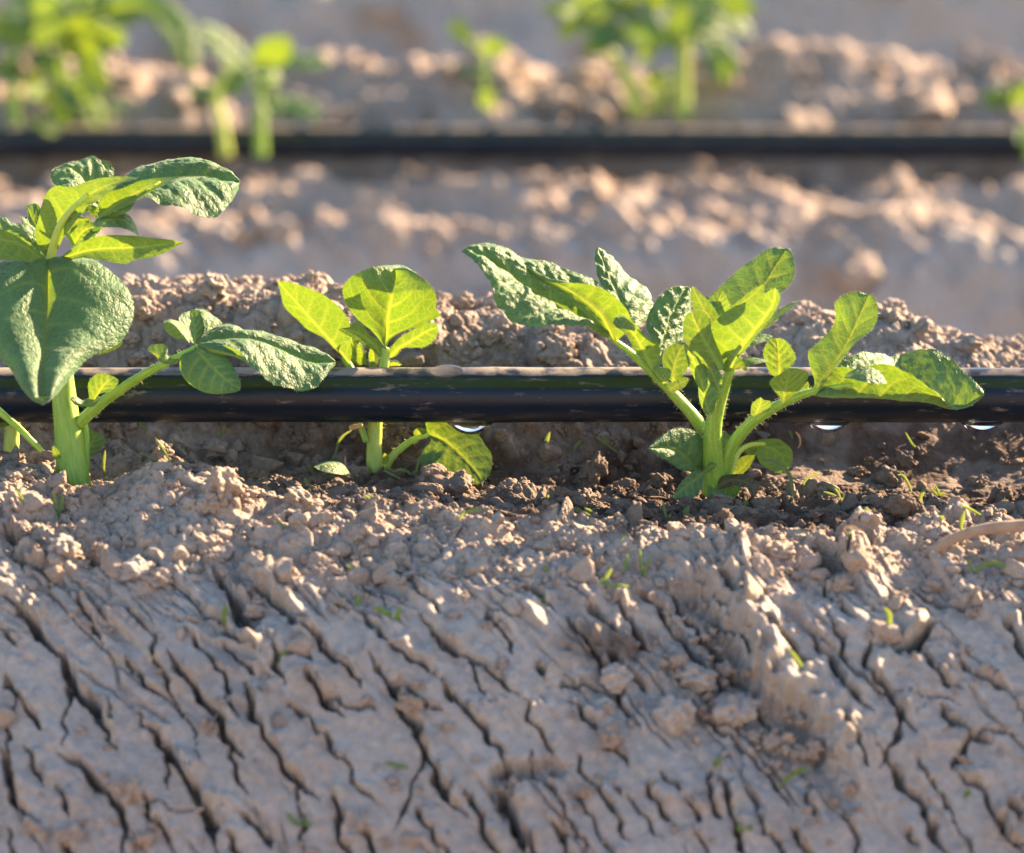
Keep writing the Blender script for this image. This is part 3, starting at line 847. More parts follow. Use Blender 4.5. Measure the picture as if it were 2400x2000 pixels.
CLODS = [  # px, py, radius mm, squash, label
    ('F', 500, 672, 5.6, 0.9, 'large round soil clod topping the far soil bank left of the two-leaved seedling'),
    ('F', 330, 722, 4.6, 0.8, 'soil clod on the far soil bank beside the big drooping leaf'),
    ('F', 640, 668, 3.4, 0.8, 'small lump on the far bank behind the pointed yellow leaf'),
    ('F', 1085, 700, 3.6, 0.8, 'pale lump on the far bank right of the round yellow leaf'),
    ('F', 1150, 790, 3.4, 0.8, 'brown lump above the pipe just right of the water bead'),
    ('F', 1010, 800, 3.2, 0.85, 'reddish brown lump behind the pipe beside the small lower leaf'),
    ('F', 1865, 748, 3.6, 0.95, 'rounded lump on the far bank between the large plant and its tall side leaf'),
    ('F', 2150, 765, 5.0, 0.8, 'pale peaked clod on the far bank above the drooping bumpy leaf'),
    ('F', 2270, 800, 4.2, 0.7, 'low clod on the far bank right of the peaked clod'),
    ('F', 1330, 800, 4.0, 0.7, 'soil clod resting behind the pipe under the largest leaf'),
    ('F', 505, 1050, 4.6, 0.85, 'crumbly clod under the pipe below the drooping leaflet tip'),
    ('F', 520, 1130, 6.4, 0.8, 'broad brown lump on the front crest right of the thick stem'),
    ('F', 495, 1172, 4.4, 0.85, 'rounded clod in front of the broad brown lump'),
    ('F', 700, 1165, 5.0, 0.8, 'pale round clod left of the short yellow stem on the front crest'),
    ('F', 700, 1215, 3.2, 0.8, 'small angular clod below the pale round clod'),
    ('F', 1065, 1122, 7.2, 0.55, 'dark moist clod lying over the low yellow leaf'),
    ('F', 1392, 1100, 5.0, 1.0, 'moist brown clod standing under the pipe left of the large plant'),
    ('F', 1370, 1160, 3.8, 0.7, 'crumbly reddish clod between the moist clod and the large plant'),
    ('F', 1665, 1140, 4.8, 0.9, 'grey soil lump covering the foot of the large plant'),
    ('F', 2036, 1178, 3.2, 0.95, 'knobbly sunlit crumb cluster on the moist trough edge'),
    ('F', 2115, 1182, 4.6, 0.8, 'rounded sunlit clod right of the knobbly crumb cluster'),
    ('F', 2345, 1165, 4.2, 0.9, 'knobbly clod near the right edge in the moist trough'),
    ('F', 1580, 1690, 4.6, 0.95, 'grey round clod in the hollow left of the broken ledge'),
    ('F', 1722, 1672, 4.8, 0.75, 'smooth oval clod under the foot of the broken ledge'),
    ('F', 1636, 1600, 4.2, 0.9, 'small dusty clod high in the hollow beside the ledge'),
    ('F', 1445, 1630, 3.6, 0.7, 'flat clod lying on the hollow floor'),
    ('F', 150, 1275, 5.2, 0.6, 'flat crust lump on the left of the cracked slope'),
    ('F', 320, 1330, 5.0, 0.7, 'sunlit angular clod on the upper left of the cracked slope'),
    ('F', 155, 1290, 3.6, 0.9, 'upright knob of soil beside the flat crust lump'),
    ('F', 1690, 1225, 3.8, 1.1, 'pointed sunlit clod on the front crest right of the large plant'),
]
for i, (f, px, py, rmm, sq, lab) in enumerate(CLODS):
    p = hit(px, py + rmm * 3.2)
    r = np.random.default_rng(200 + i)
    v = lumpy(I5[0], 300 + i, 0.70, 80, 0.26, 0.55)
    v = v + 0.10 * v * (vnoise(v[:, 0] * 3 + i, v[:, 1] * 3 + 2 * v[:, 2], 8) + 0.6 * vnoise(v[:, 0] * 9 + i, v[:, 1] * 9 + 5 * v[:, 2], 7))[:, None]
    v = (v @ rotm(r).T) * rmm * 0.001 * (0.95 if py < 1400 else 1.25)
    v[:, 2] *= sq
    _, w = ground_z(np.array([p[0]]), np.array([p[1]]))
    me = mesh_from('soil_clod', v, I5[1], M_SOIL, {'crumb': np.full(len(v), 0.2 if py > 1230 else 0.9), 'wet': np.full(len(v), float(w[0]) * 0.8)})
    o = tag(link('soil_clod', me), lab, 'soil clod', 'loose soil clods')
    o.location = (p[0], p[1], p[2] + rmm * 0.001 * sq * (0.30 if py < 1400 else 0.60))

# larger clods on the second and third ridge, out of focus
BCLODS = [(2090, 95, 1.40, 36, 0.62, 'big dark mound of soil at the upper right behind the far pipe'), (1250, 460, 0.69, 9, 0.8, 'pale blurred clod under the far pipe in the middle'),
          (1900, 195, 0.90, 20, 0.35, 'long low soil ledge behind the far pipe right of the white-leaved plant'), (1110, 135, 0.86, 11, 0.8, 'blurred clod behind the smallest far seedling'),
          (850, 170, 0.87, 12, 0.7, 'blurred pale clod on the far bank between two far plants'), (1300, 215, 0.80, 12, 0.7, 'dark blurred clod in front of the white-leaved far plant')]
for i, (px, py, yy, rmm, sq, lab) in enumerate(BCLODS):
    p = at(px, py, yy)
    z, _ = ground_z(np.array([p[0]]), np.array([yy]))
    v = (lumpy(I5[0], 400 + i, 0.5, 50, 0.32)) * rmm * 0.001 * np.array([1.4 if sq < 0.5 else 1.1, 0.8, sq])
    me = mesh_from('soil_clod', v, I5[1], M_SOIL, {'crumb': np.ones(len(v)), 'wet': np.full(len(v), 0.1)})
    o = tag(link('soil_clod', me), lab, 'soil clod', 'loose soil clods')
    o.location = (p[0], yy, max(float(z[0]), p[2] - rmm * 0.001 * sq * 0.6))

# ---------------------------------------------------------------- drip pipes and water
def pipe(Yc, zc, x0, x1, r, label, wob, gap=True):
    n, m = 420, 56
    t = np.linspace(x0, x1, n); a = np.linspace(0, 2 * math.pi, m, endpoint=False)
    T, A = np.meshgrid(t, a, indexing='ij')
    rr = r * (1 + 0.006 * vnoise(T * 30, A * 0.8, 5))
    if gap:                                         # slight swelling where an emitter sits inside the pipe
        rr = rr * (1 + 0.022 * np.exp(-((T + 0.006) / 0.006) ** 2))
    zz = zc - (0.0032 * T if not gap else 0) + wob * np.sin(T * 3.1 + Yc) + 0.00022 * vnoise(T * 11, 0 * T, 6)
    Vv = np.stack([T, Yc - rr * np.cos(A), zz + rr * np.sin(A)], -1)
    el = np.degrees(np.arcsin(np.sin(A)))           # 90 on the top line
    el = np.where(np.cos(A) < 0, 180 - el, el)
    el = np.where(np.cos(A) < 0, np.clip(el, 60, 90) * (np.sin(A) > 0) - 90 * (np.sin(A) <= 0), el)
    px = 1200 + FPX * T
    dg = np.exp(-((px - 1040) / 62) ** 4) * 0.9 + np.clip(sstep(2150, 2300, px) * 0.55, 0, 1) + np.exp(-((px - 330) / 60) ** 4) * 0.5 if gap else 0 * T + 0.15
    F = gridfaces(n, m, True)
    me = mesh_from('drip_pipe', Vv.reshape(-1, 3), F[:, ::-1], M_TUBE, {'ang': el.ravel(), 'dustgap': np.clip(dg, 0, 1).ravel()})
    return tag(link('drip_pipe', me), label, 'drip pipe', 'drip irrigation pipes')


R_PIPE = 0.0079
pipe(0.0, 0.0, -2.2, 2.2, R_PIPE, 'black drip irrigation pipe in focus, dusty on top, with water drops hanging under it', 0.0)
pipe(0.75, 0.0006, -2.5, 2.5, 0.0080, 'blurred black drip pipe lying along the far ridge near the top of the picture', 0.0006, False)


def drop(px, width_mm, hang_mm, label):
    """pendant drop: wide clinging collar that wraps the pipe's underside and rounds off below"""
    c = at(px, 985, -0.001)
    n, m = 40, 56
    v = np.linspace(0, 1, n); a = np.linspace(0, 2 * math.pi, m, endpoint=False)
    W, Aa = np.meshgrid(v, a, indexing='ij')
    prof = np.sqrt(np.maximum(1 - W, 0))
    x = width_mm * 0.5 * prof * np.cos(Aa)
    y = width_mm * 0.5 * 0.72 * prof * np.sin(Aa)
    z = 0.9 - (hang_mm + 0.9) * W
    P_ = np.stack([c[0] + x * 0.001, y * 0.001 + 0.0, -R_PIPE + z * 0.001], -1).reshape(-1, 3)
    Vv = np.vstack([P_, [[c[0], 0, -R_PIPE + 0.0009]], [[c[0], 0, -R_PIPE - hang_mm * 0.001]]])
    F = [tuple(q) for q in gridfaces(n - 1, m, True)[:, ::-1]]
    k0, k1 = len(P_), len(P_) + 1
    bm = bmesh.new()
    vv = [bm.verts.new(q) for q in Vv]
    for q in F:
        bm.faces.new([vv[i] for i in q])
    for j in range(m):
        bm.faces.new((vv[k0], vv[j], vv[(j + 1) % m])); bm.faces.new((vv[k1], vv[(n - 2) * m + (j + 1) % m], vv[(n - 2) * m + j]))
    for q in [q for q in bm.verts if not q.link_faces]:
        bm.verts.remove(q)
    bmesh.ops.recalc_face_normals(bm, faces=bm.faces)
    me = bpy.data.meshes.new('water_drop'); bm.to_mesh(me); bm.free()
    me.polygons.foreach_set('use_smooth', np.ones(len(me.polygons), bool)); me.materials.append(M_WATER)
    return tag(link('water_drop', me), label, 'water drop', 'drops hanging under the pipe')


drop(1102, 15.5, 3.7, 'bright water drop under the pipe above the low yellow leaf')
drop(1942, 14.5, 3.1, 'bright water drop under the pipe below the drooping side branch of the large plant')
drop(2303, 14.5, 3.1, 'bright water drop under the pipe nearest the right edge')
v, f = ico(4)
v = v * np.array([0.0048, 0.0026, 0.0016])
c = at(1050, 868, -0.004)
ang_ = math.radians(68)
v = v @ np.array(Matrix.Rotation(math.radians(20), 3, 'X')).T
me = mesh_from('water_bead', v, f, M_WATER)
o = tag(link('water_bead', me), 'flat dark water bead resting on the dusty top of the near pipe', 'water bead')
o.location = (c[0], -R_PIPE * math.cos(ang_), R_PIPE * math.sin(ang_))

# ---------------------------------------------------------------- plants
def lerp_list(a, n):
    a = np.atleast_1d(np.asarray(a, float))
    if len(a) == 1:
        return np.full(n, a[0])
    return resample(np.stack([np.linspace(0, 1, len(a)), a], 1), n)[:, 1] if len(a) > 2 else np.linspace(a[0], a[1], n)


class Plant:
    def __init__(s, name, label, base, group=None):
        s.root = tag(bpy.data.objects.new(name, None), label, 'potato plant', group)
        COL.objects.link(s.root)
        s.root.empty_display_size = 0.01
        s.root.location = base
        s.base = np.array(base, float)
        s.HV, s.HF = [], []
        s.seed = int(abs(base[0]) * 1e5) + 11

    def put(s, name, me, parent=None):
        return link(name, me, parent or s.root)

    # --- a stem, branch or leaf stalk: a tapered tube through photo positions at given depths
    def stalk(s, name, f, pts, depth, width, mat=None, parent=None, hair=0, flat=1.0, wr=0.04):
        """pts photo positions, depth mm list, width in photo-crop pixels list"""
        n = 64
        p2 = resample(np.array(fr(f, pts)), n)
        yy = lerp_list(depth, n) * 0.001
        P_ = at(p2[:, 0], p2[:, 1], yy)
        w = lerp_list(width, n) / FR[f][2]
        rad = w / 2 * (yy - CAM_Y) / FPX
        T = np.gradient(P_, axis=0); T /= np.linalg.norm(T, axis=1)[:, None]
        ref = np.array([0, -1.0, 0.05])
        S = np.cross(T, ref); S /= np.linalg.norm(S, axis=1)[:, None]
        N = np.cross(S, T)
        m = 22
        a = np.linspace(0, 2 * math.pi, m, endpoint=False)
        s.seed += 7
        rr = rad[:, None] * (1 + wr * np.cos(3 * a + s.seed)[None] + wr * vnoise(np.linspace(0, 9, n)[:, None] + 0 * a[None], a[None] + s.seed + 0 * rad[:, None], 3))
        V_ = P_[:, None] + rr[..., None] * (np.cos(a)[None, :, None] * S[:, None] + flat * np.sin(a)[None, :, None] * N[:, None])
        L = np.r_[0, np.cumsum(np.linalg.norm(np.diff(P_, axis=0), axis=1))] * 1000
        luv = np.stack([a[None] * rad[:, None] * 1000, L[:, None] + 0 * a[None], 0 * rr + s.seed], -1).reshape(-1, 3)
        VV = np.vstack([V_.reshape(-1, 3), P_[:1] - T[:1] * rad[0] * 0.3, P_[-1:] + T[-1:] * rad[-1] * 0.4]) - s.base
        F = gridfaces(n, m, True)
        tri = [[n * m, (j + 1) % m, j, j] for j in range(m)] + [[n * m + 1, (n - 1) * m + j, (n - 1) * m + (j + 1) % m, (n - 1) * m + (j + 1) % m] for j in range(m)]
        luv = np.vstack([luv, luv[:1], luv[-1:]])
        me = mesh_from(name, VV, F, mat or M_STEM, {'luv': luv})
        bm = bmesh.new(); bm.from_mesh(me); bm.verts.ensure_lookup_table()
        for t in tri:
            bm.faces.new([bm.verts[i] for i in t[:3]]).smooth = True
        bmesh.ops.recalc_face_normals(bm, faces=bm.faces)
        bm.to_mesh(me); bm.free()
        o = s.put(name, me, parent)
        for _ in range(int(2.2 * hair)):
            i = random.randrange(3, n - 2); j = random.randrange(m)
            nv = V_[i, j] - P_[i]; nv /= np.linalg.norm(nv)
            s.hair(V_[i, j], nv + 0.35 * T[i] * random.uniform(-1, 1), random.uniform(0.3, 1.4), 0.026)
        return o

    def hair(s, p, d, length_mm, w=0.042):
        d = d / np.linalg.norm(d) * length_mm * 0.001
        q = np.cross(d, [0.3, 0.9, 0.2]); q = q / (np.linalg.norm(q) + 1e-9) * w * 0.001
        r = np.cross(d, q); r = r / (np.linalg.norm(r) + 1e-9) * w * 0.001
        bend = np.array([random.uniform(-1, 1), random.uniform(-1, 1), random.uniform(-1, 0.4)]) * 0.18 * length_mm * 0.001
        mid_ = p + d * 0.55; tip = p + d + bend
        k = len(s.HV)
        s.HV += [p + q, p - 0.5 * q + 0.87 * r, p - 0.5 * q - 0.87 * r, mid_ + 0.7 * q, mid_ - 0.35 * q + 0.6 * r, mid_ - 0.35 * q - 0.6 * r, tip]
        for a in range(3):
            b = (a + 1) % 3
            s.HF += [(k + a, k + b, k + 3 + b), (k + a, k + 3 + b, k + 3 + a), (k + 3 + a, k + 3 + b, k + 6)]

    def finish(s):
        if s.HV:
            me = mesh_from('fine_hairs', np.array(s.HV) - s.base, np.array(s.HF), M_HAIR)
            o = s.put('fine_hairs', me); o['kind'] = 'stuff'

    # --- a leaf blade lofted from left edge over the midrib to the right edge
    def leaf(s, name, f, M, L, R, ym, yl=0.0, yr=0.0, bulge=0.0, amp=0.35, nv=6, tint=0.0, mat=None, parent=None, hair=0, wave=0.25, nt=60, ns=20, rib=1.0):
        """L is the left edge seen on the upper side with the tip up; ym mm depth along the midrib; yl, yr mm depth of the edges
        relative to it (number = greatest at mid-length, list = along the edge)"""
        s.seed += 13
        m2 = resample(np.array(fr(f, M)), nt)
        yM = lerp_list(ym, nt)
        env = np.sin(np.linspace(0, 1, nt) * math.pi) ** 0.6

        def edge(E, yo):
            e2 = resample(np.array([tuple(m2[0])] + fr(f, E) + [tuple(m2[-1])]), nt)
            e2[:, :2] = e2[:, :2]
            yo = lerp_list(yo, nt) * env if not isinstance(yo, (list, tuple)) else lerp_list(yo, nt)
            return at(e2[:, 0], e2[:, 1], (yM + yo) * 0.001)
        PM = at(m2[:, 0], m2[:, 1], yM * 0.001)
        PL, PR = edge(L, yl), edge(R, yr)
        sv = np.r_[np.linspace(-1, 0, ns + 1), np.linspace(0, 1, ns + 1)[1:]]
        k = len(sv)
        aS = np.abs(sv)[None, :, None]
        E = np.where((sv < 0)[None, :, None], PL[:, None], PR[:, None])
        G = PM[:, None] * (1 - aS) + E * aS

        def normals(G):
            du = np.gradient(G, axis=0); dv = np.gradient(G, axis=1)
            n = np.cross(dv, du); ln = np.linalg.norm(n, axis=2)[..., None]
            return n / np.maximum(ln, 1e-12)
        N0 = normals(G)
        lenM = np.linalg.norm(np.diff(PM, axis=0), axis=1).sum()
        wid = 0.5 * (np.linalg.norm(PL - PM, axis=1) + np.linalg.norm(PR - PM, axis=1))
        wmax = wid.max()
        N0 = (N0 + 0.5 * np.mean(N0, axis=(0, 1), keepdims=True)); N0 /= np.linalg.norm(N0, axis=2)[..., None]
        G = G + N0 * (bulge * wmax * 4 * aS * (1 - aS))
        t = np.linspace(0, 1, nt)[:, None]; aa = np.abs(sv)[None]
        off = np.where(sv < 0, 0.0, 0.45)[None]
        lmm = lenM * 1000; wmm = np.maximum(wid[:, None] * 1000, 0.2)
        xx = aa * wmm
        # side veins leave the midrib and bow toward the tip
        rise = (0.62 * xx + 0.018 * xx ** 2) / lmm
        jit = 0.10 * vnoise(t * 5 + s.seed, sv[None] * 2 + s.seed, 2)
        ph = (t - rise + 0.08) * nv + off + jit
        dv = np.abs(ph - np.round(ph)) / nv * lmm * 0.8
        fade = (1 - 0.55 * aa) * np.clip((1 - t) * 6, 0, 1)
        v_side = np.exp(-(dv / (0.26 + 0.14 * (1 - aa))) ** 2) * fade
        v_mid = np.exp(-(xx / (0.50 * (1.15 - t) + 0.12) / rib) ** 2)
        vein = np.maximum(0.85 * v_side, v_mid)
        puff = (1 - np.exp(-(dv / 1.1) ** 2)) * (1 - np.exp(-(xx / 1.0) ** 2)) * (1 - 0.5 * aa ** 3)
        sc = min(1.0, wmax * 1000 / 8.0)
        small = vnoise(sv[None] * wmm / 2.1 + s.seed * 1.7, t * lmm / 2.1, 8) + 0.5 * vnoise(sv[None] * wmm / 1.0 + s.seed, t * lmm / 1.0, 9)
        c1, c2, cid, _, _ = worley(sv[None] * wmm / 2.5 + s.seed * 1.3 + 0 * t, t * lmm / 2.9 + 0 * aa, 17)
        cell = sstep(0.02, 0.42, c2 - c1) * (0.6 + 0.6 * cid) * (1 - np.exp(-(xx / 0.9) ** 2)) * (1 - 0.6 * v_side)
        if amp >= 0.45:
            disp = amp * sc * (0.85 * puff + 0.34 * cell + 0.42 * small - 0.6 * v_mid)
        else:
            disp = amp * sc * (0.55 * puff + 0.20 * cell + 0.12 * small - 0.5 * v_mid)
        disp = disp + wave * sc * aa ** 2.5 * (vnoise(t * lmm / 5.5 + s.seed, np.sign(sv)[None] * 3 + 0 * t, 12) * 1.6) * np.clip(t * 6, 0, 1)
        endf = np.clip(np.minimum(t, 1 - t) * 12, 0, 1) * np.clip(wmm / 1.2, 0, 1)
        G = G + N0 * (disp * endf * 0.001)[..., None]
        # slightly uneven margin
        em = 0.018 * vnoise(t * lmm / 2.2 + s.seed, np.sign(sv)[None] + 0 * t, 14) * (aa > 0.99)
        G = G + (E - PM[:, None]) * (em * endf)[..., None]
        luv = np.stack([sv[None] * wmm + 40 * (s.seed % 17), t * lmm + 0 * aa, 0 * xx + s.seed], -1)
        me = mesh_from(name, G.reshape(-1, 3) - s.base, gridfaces(nt, k), mat or M_LEAF,
                       {'vein': np.clip(vein, 0, 1).ravel(), 'luv': luv.reshape(-1, 3), 'tint': np.full(nt * k, tint)})
        o = s.put(name, me, parent)
        for _ in range(hair):
            i = random.randrange(2, nt - 2)
            if random.random() < 0.5:
                j = random.choice((0, k - 1))
                d = G[i, j] - G[i, k // 2]; d = d / (np.linalg.norm(d) + 1e-9) + N0[i, j] * random.uniform(-0.4, 0.8)
            else:
                j = random.randrange(k); d = N0[i, j] * (1 if random.random() < 0.75 else -1) + np.array([random.uniform(-.4, .4), 0, random.uniform(-.2, .4)])
            s.hair(G[i, j], d, random.uniform(0.25, 0.75), 0.02)
        return o


GRP = 'young potato plants growing along the drip pipes'


def base_at(f, px, py, Y):
    q = fr(f, [(px, py)])[0]
    return tuple(at(q[0], q[1], Y * 0.001))


# ================= left plant
p = Plant('potato_plant', 'tall potato plant at the left with a thick stem and one big drooping leaf', base_at('A', 345, 1600, -22), GRP)
p.stalk('stem', 'A', [(360, 1640), (345, 1540), (330, 1400), (312, 1250), (300, 1120), (285, 960), (262, 760), (240, 590), (248, 500)], [-24, -24, -23, -20, -18, -14], [165, 160, 150, 128, 112, 80, 50, 40], hair=60)
p.stalk('stem', 'A', [(385, 1640), (400, 1500), (405, 1380), (392, 1300)], [-22, -21, -19], [70, 62, 50, 40], hair=10)
# petiole and the upper leaf seen from below
p.leaf('leaf', 'A', [(240, 540), (262, 470), (290, 380), (345, 300), (430, 235), (530, 185), (660, 155)],
       [(262, 520), (310, 430), (372, 350), (420, 290), (450, 275), (500, 240), (570, 190)], [(205, 520), (165, 430), (190, 330), (215, 240), (262, 195), (340, 200), (420, 172), (540, 150)],
       [-15, -20, -26, -32], -4, 3, amp=0.3, tint=0.35, hair=120, rib=1.5)
p.stalk('leaf_stalk', 'A', [(236, 600), (250, 500), (285, 390), (345, 305), (420, 240)], [-16, -20, -26], [46, 42, 34, 24], M_STEM_Y, hair=20)
# blue-green leaf at the top, behind
p.leaf('leaf', 'A', [(470, 300), (425, 205), (385, 140), (330, 100), (248, 118)],
       [(400, 270), (330, 215), (268, 200), (242, 155)], [(505, 240), (545, 140), (522, 88), (478, 76), (438, 54), (390, 72), (310, 92)], [-8, -8, -9], -7, 6, amp=0.55, hair=260)
# the long top-right leaf
p.leaf('leaf', 'A', [(470, 360), (560, 300), (640, 250), (740, 190), (840, 158), (960, 150), (1060, 170), (1138, 212)],
       [(490, 250), (540, 190), (620, 135), (700, 98), (800, 85), (900, 66), (1010, 95), (1090, 150), (1135, 195)],
       [(560, 340), (680, 265), (780, 285), (880, 310), (950, 345), (1035, 348), (1080, 300), (1115, 250)], [-16, -18, -17, -12, -8], 9, -15, bulge=0.16, amp=0.6, hair=420, wave=0.6)
p.leaf('leaf', 'A', [(470, 350), (540, 300), (620, 250), (720, 195), (830, 165), (1000, 150)],
       [(520, 330), (590, 298), (660, 262), (740, 212), (860, 168)], [(478, 270), (520, 225), (590, 205), (680, 168), (820, 152)], [-24, -30, -36], -3, 2, amp=0.25, tint=0.30, hair=90)
p.stalk('leaf_stalk', 'A', [(440, 430), (470, 390), (560, 310), (640, 260), (760, 178)], [-12, -26, -34], [30, 26, 20, 10], M_STEM_Y, hair=14)
p.leaf('leaf', 'A', [(440, 385), (520, 355), (600, 360), (668, 438)], [(470, 345), (530, 322), (595, 322), (640, 368)], [(480, 395), (560, 392), (620, 412)], [-20, -24, -27], 4, -4, amp=0.4, hair=90)
p.leaf('leaf', 'A', [(268, 560), (340, 530), (430, 505), (520, 495), (640, 490), (760, 478), (875, 464)],
       [(300, 562), (400, 538), (500, 553), (600, 566), (640, 548), (730, 535), (820, 497)], [(290, 535), (350, 490), (430, 448), (520, 430), (640, 434), (760, 448)], [-18, -24, -30, -32], -3, -2, amp=0.3, tint=0.25, hair=90, wave=0.4)
p.leaf('leaf', 'A', [(216, 570), (150, 500), (60, 460), (-60, 450), (-150, 470)], [(208, 535), (130, 470), (60, 425), (0, 402), (-80, 400)], [(205, 590), (150, 562), (80, 552), (0, 548), (-80, 530)], [-18, -26, -30], 0, -4, amp=0.35, tint=0.25, hair=60)
# crinkled young leaves of the core
p.leaf('leaf', 'A', [(232, 520), (200, 440), (165, 380), (125, 290)], [(190, 500), (130, 420), (98, 345), (130, 345)], [(245, 470), (225, 400), (205, 330), (175, 280)], [-12, -10, -6], -3, 2, amp=0.6, hair=60, wave=0.7)
p.leaf('leaf', 'A', [(180, 480), (120, 420), (60, 390), (-10, 350)], [(130, 470), (70, 440), (10, 410)], [(170, 430), (120, 380), (60, 372), (20, 345)], [-8, -4, 0], 0, 3, amp=0.7, hair=60, wave=0.8)
p.leaf('leaf', 'A', [(230, 560), (160, 500), (140, 430), (180, 330)], [(160, 560), (90, 470), (100, 380)], [(235, 500), (215, 420), (205, 360)], [-6, 2, 8], 2, 2, amp=0.6)
p.leaf('leaf', 'A', [(350, 480), (380, 430), (420, 400), (485, 395)], [(330, 440), (345, 395), (400, 365), (450, 370)], [(380, 470), (430, 450), (470, 420)], [-10, -12, -14], 2, -3, amp=0.5, tint=0.35, hair=40)
p.leaf('leaf', 'A', [(320, 440), (330, 400), (370, 360), (430, 345)], [(290, 420), (300, 370), (350, 340)], [(345, 425), (390, 390), (425, 362)], [-6, -6, -8], 2, 2, amp=0.6, tint=0.2, hair=30)
p.leaf('leaf', 'A', [(300, 400), (350, 330), (400, 290), (470, 300)], [(310, 340), (360, 280), (420, 268)], [(345, 370), (400, 325), (440, 318)], [-4, -2, 0], 2, 0, amp=0.5, tint=0.15, hair=30)
p.leaf('leaf', 'A', [(455, 350), (462, 300), (440, 250), (470, 210)], [(430, 330), (420, 270)], [(480, 330), (490, 260)], [-10, -8, -4], 0, 0, amp=0.5, hair=30)
p.stalk('leaf_stalk', 'A', [(350, 480), (330, 440), (310, 420)], [-12, -10], [18, 16], hair=8)
# the big drooping leaf
big = p.leaf('leaf', 'A', [(235, 585), (228, 660), (224, 760), (215, 900), (205, 1050), (200, 1150), (205, 1242)],
             [(290, 548), (360, 532), (440, 548), (530, 605), (612, 690), (640, 790), (605, 900), (540, 965), (430, 1015), (380, 1060), (330, 1120), (262, 1200)],
             [(150, 548), (70, 550), (-20, 575), (-110, 650), (-130, 760), (-80, 880), (0, 1015), (50, 1070), (95, 1150), (150, 1215)],
             [-16, -34, -50, -60, -66, -68], 10, 6, bulge=0.13, amp=0.44, nv=6, hair=160, wave=0.5, nt=84, ns=30)
big['label'] = 'big heart-shaped leaf drooping toward the viewer'
# lower branch with its leaflets
b = p.stalk('branch', 'A', [(375, 1330), (430, 1275), (490, 1225), (620, 1135), (700, 1085), (780, 1045), (870, 1000), (945, 960)], [-22, -26, -30, -32], [62, 58, 52, 46, 42, 38, 34, 26], hair=60)
p.leaf('leaflet', 'A', [(935, 965), (1010, 945), (1090, 925), (1200, 922), (1320, 962), (1450, 1022), (1598, 1052)],
       [(980, 905), (1040, 865), (1090, 858), (1160, 893), (1300, 912), (1430, 948), (1540, 990), (1590, 1030)],
       [(1000, 975), (1110, 1000), (1190, 1050), (1280, 1130), (1380, 1165), (1490, 1168), (1545, 1120), (1570, 1080)], [-31, -29, -24, -19], 6, -10, bulge=0.12, amp=0.5, parent=b, hair=240, wave=0.5)
p.leaf('leaflet', 'A', [(960, 970), (1050, 990), (1120, 1010), (1190, 1045)], [(1000, 990), (1090, 1005), (1140, 1020)], [(1010, 960), (1070, 955), (1140, 985)], [-33, -36, -35], 0, 0, amp=0.2, tint=0.3, parent=b)
p.leaf('leaflet', 'A', [(930, 970), (985, 1030), (1050, 1095), (1145, 1172)], [(965, 965), (1030, 978), (1090, 1030), (1130, 1090), (1148, 1140)], [(905, 985), (860, 1010), (862, 1080), (905, 1140), (990, 1185), (1090, 1185)],
       [-33, -37, -38], 2, 1, bulge=0.1, amp=0.35, parent=b, hair=60)
p.leaf('leaflet', 'A', [(932, 960), (930, 890), (922, 840), (905, 792)], [(905, 925), (872, 880), (852, 832), (870, 805)], [(968, 900), (988, 850), (960, 800), (930, 785)], [-30, -27, -24], -3, 2, amp=0.3, parent=b, hair=50)
p.leaf('leaflet', 'A', [(905, 945), (860, 890), (820, 850), (778, 848)], [(880, 930), (830, 920), (790, 885)], [(900, 900), (865, 850), (810, 832)], [-32, -34, -34], 0, 3, amp=0.25, tint=0.35, parent=b, hair=40)
p.leaf('leaflet', 'A', [(975, 920), (1000, 880), (985, 820), (930, 782)], [(975, 880), (968, 830), (950, 800)], [(1020, 905), (1062, 855), (1010, 808), (970, 785)], [-28, -24, -22], -1, 3, amp=0.4, parent=b, hair=110)
p.leaf('leaflet', 'A', [(865, 1015), (800, 1030), (760, 1010), (700, 975)], [(830, 1045), (770, 1040), (750, 1015)], [(850, 1000), (800, 1005), (800, 970), (770, 948), (720, 958)], [-31, -32, -31], 0, 2, amp=0.3, parent=b, hair=30)
p.leaf('leaflet', 'A', [(435, 1250), (460, 1200), (500, 1140), (550, 1108)], [(425, 1200), (420, 1140), (450, 1100), (500, 1090)], [(470, 1195), (530, 1175), (565, 1130)], [-30, -32, -32], 0, -2, amp=0.35, parent=b, hair=30)
p.leaf('leaflet', 'A', [(480, 1205), (420, 1235), (380, 1235), (332, 1208)], [(450, 1245), (410, 1250), (360, 1240)], [(450, 1195), (400, 1218), (360, 1200)], [-30, -33, -33], 0, 2, amp=0.3, parent=b, hair=20)
p.leaf('leaf', 'A', [(395, 1480), (430, 1430), (450, 1390), (420, 1350)], [(400, 1440), (405, 1390)], [(430, 1490), (505, 1415), (460, 1370)], [-14, -10, -8], 0, 2, amp=0.3)
p.leaf('leaf', 'A', [(290, 1500), (268, 1490), (255, 1460), (250, 1430)], [(262, 1500), (248, 1470)], [(290, 1480), (275, 1450)], [-30, -32], 0, 0, amp=0.1, tint=0.2)
p.leaf('leaf', 'A', [(470, 1000), (540, 960), (585, 930), (560, 890)], [(480, 960), (530, 910)], [(530, 985), (585, 945)], [-5, -2, 0], 0, 0, amp=0.2, tint=0.3)
p.finish()

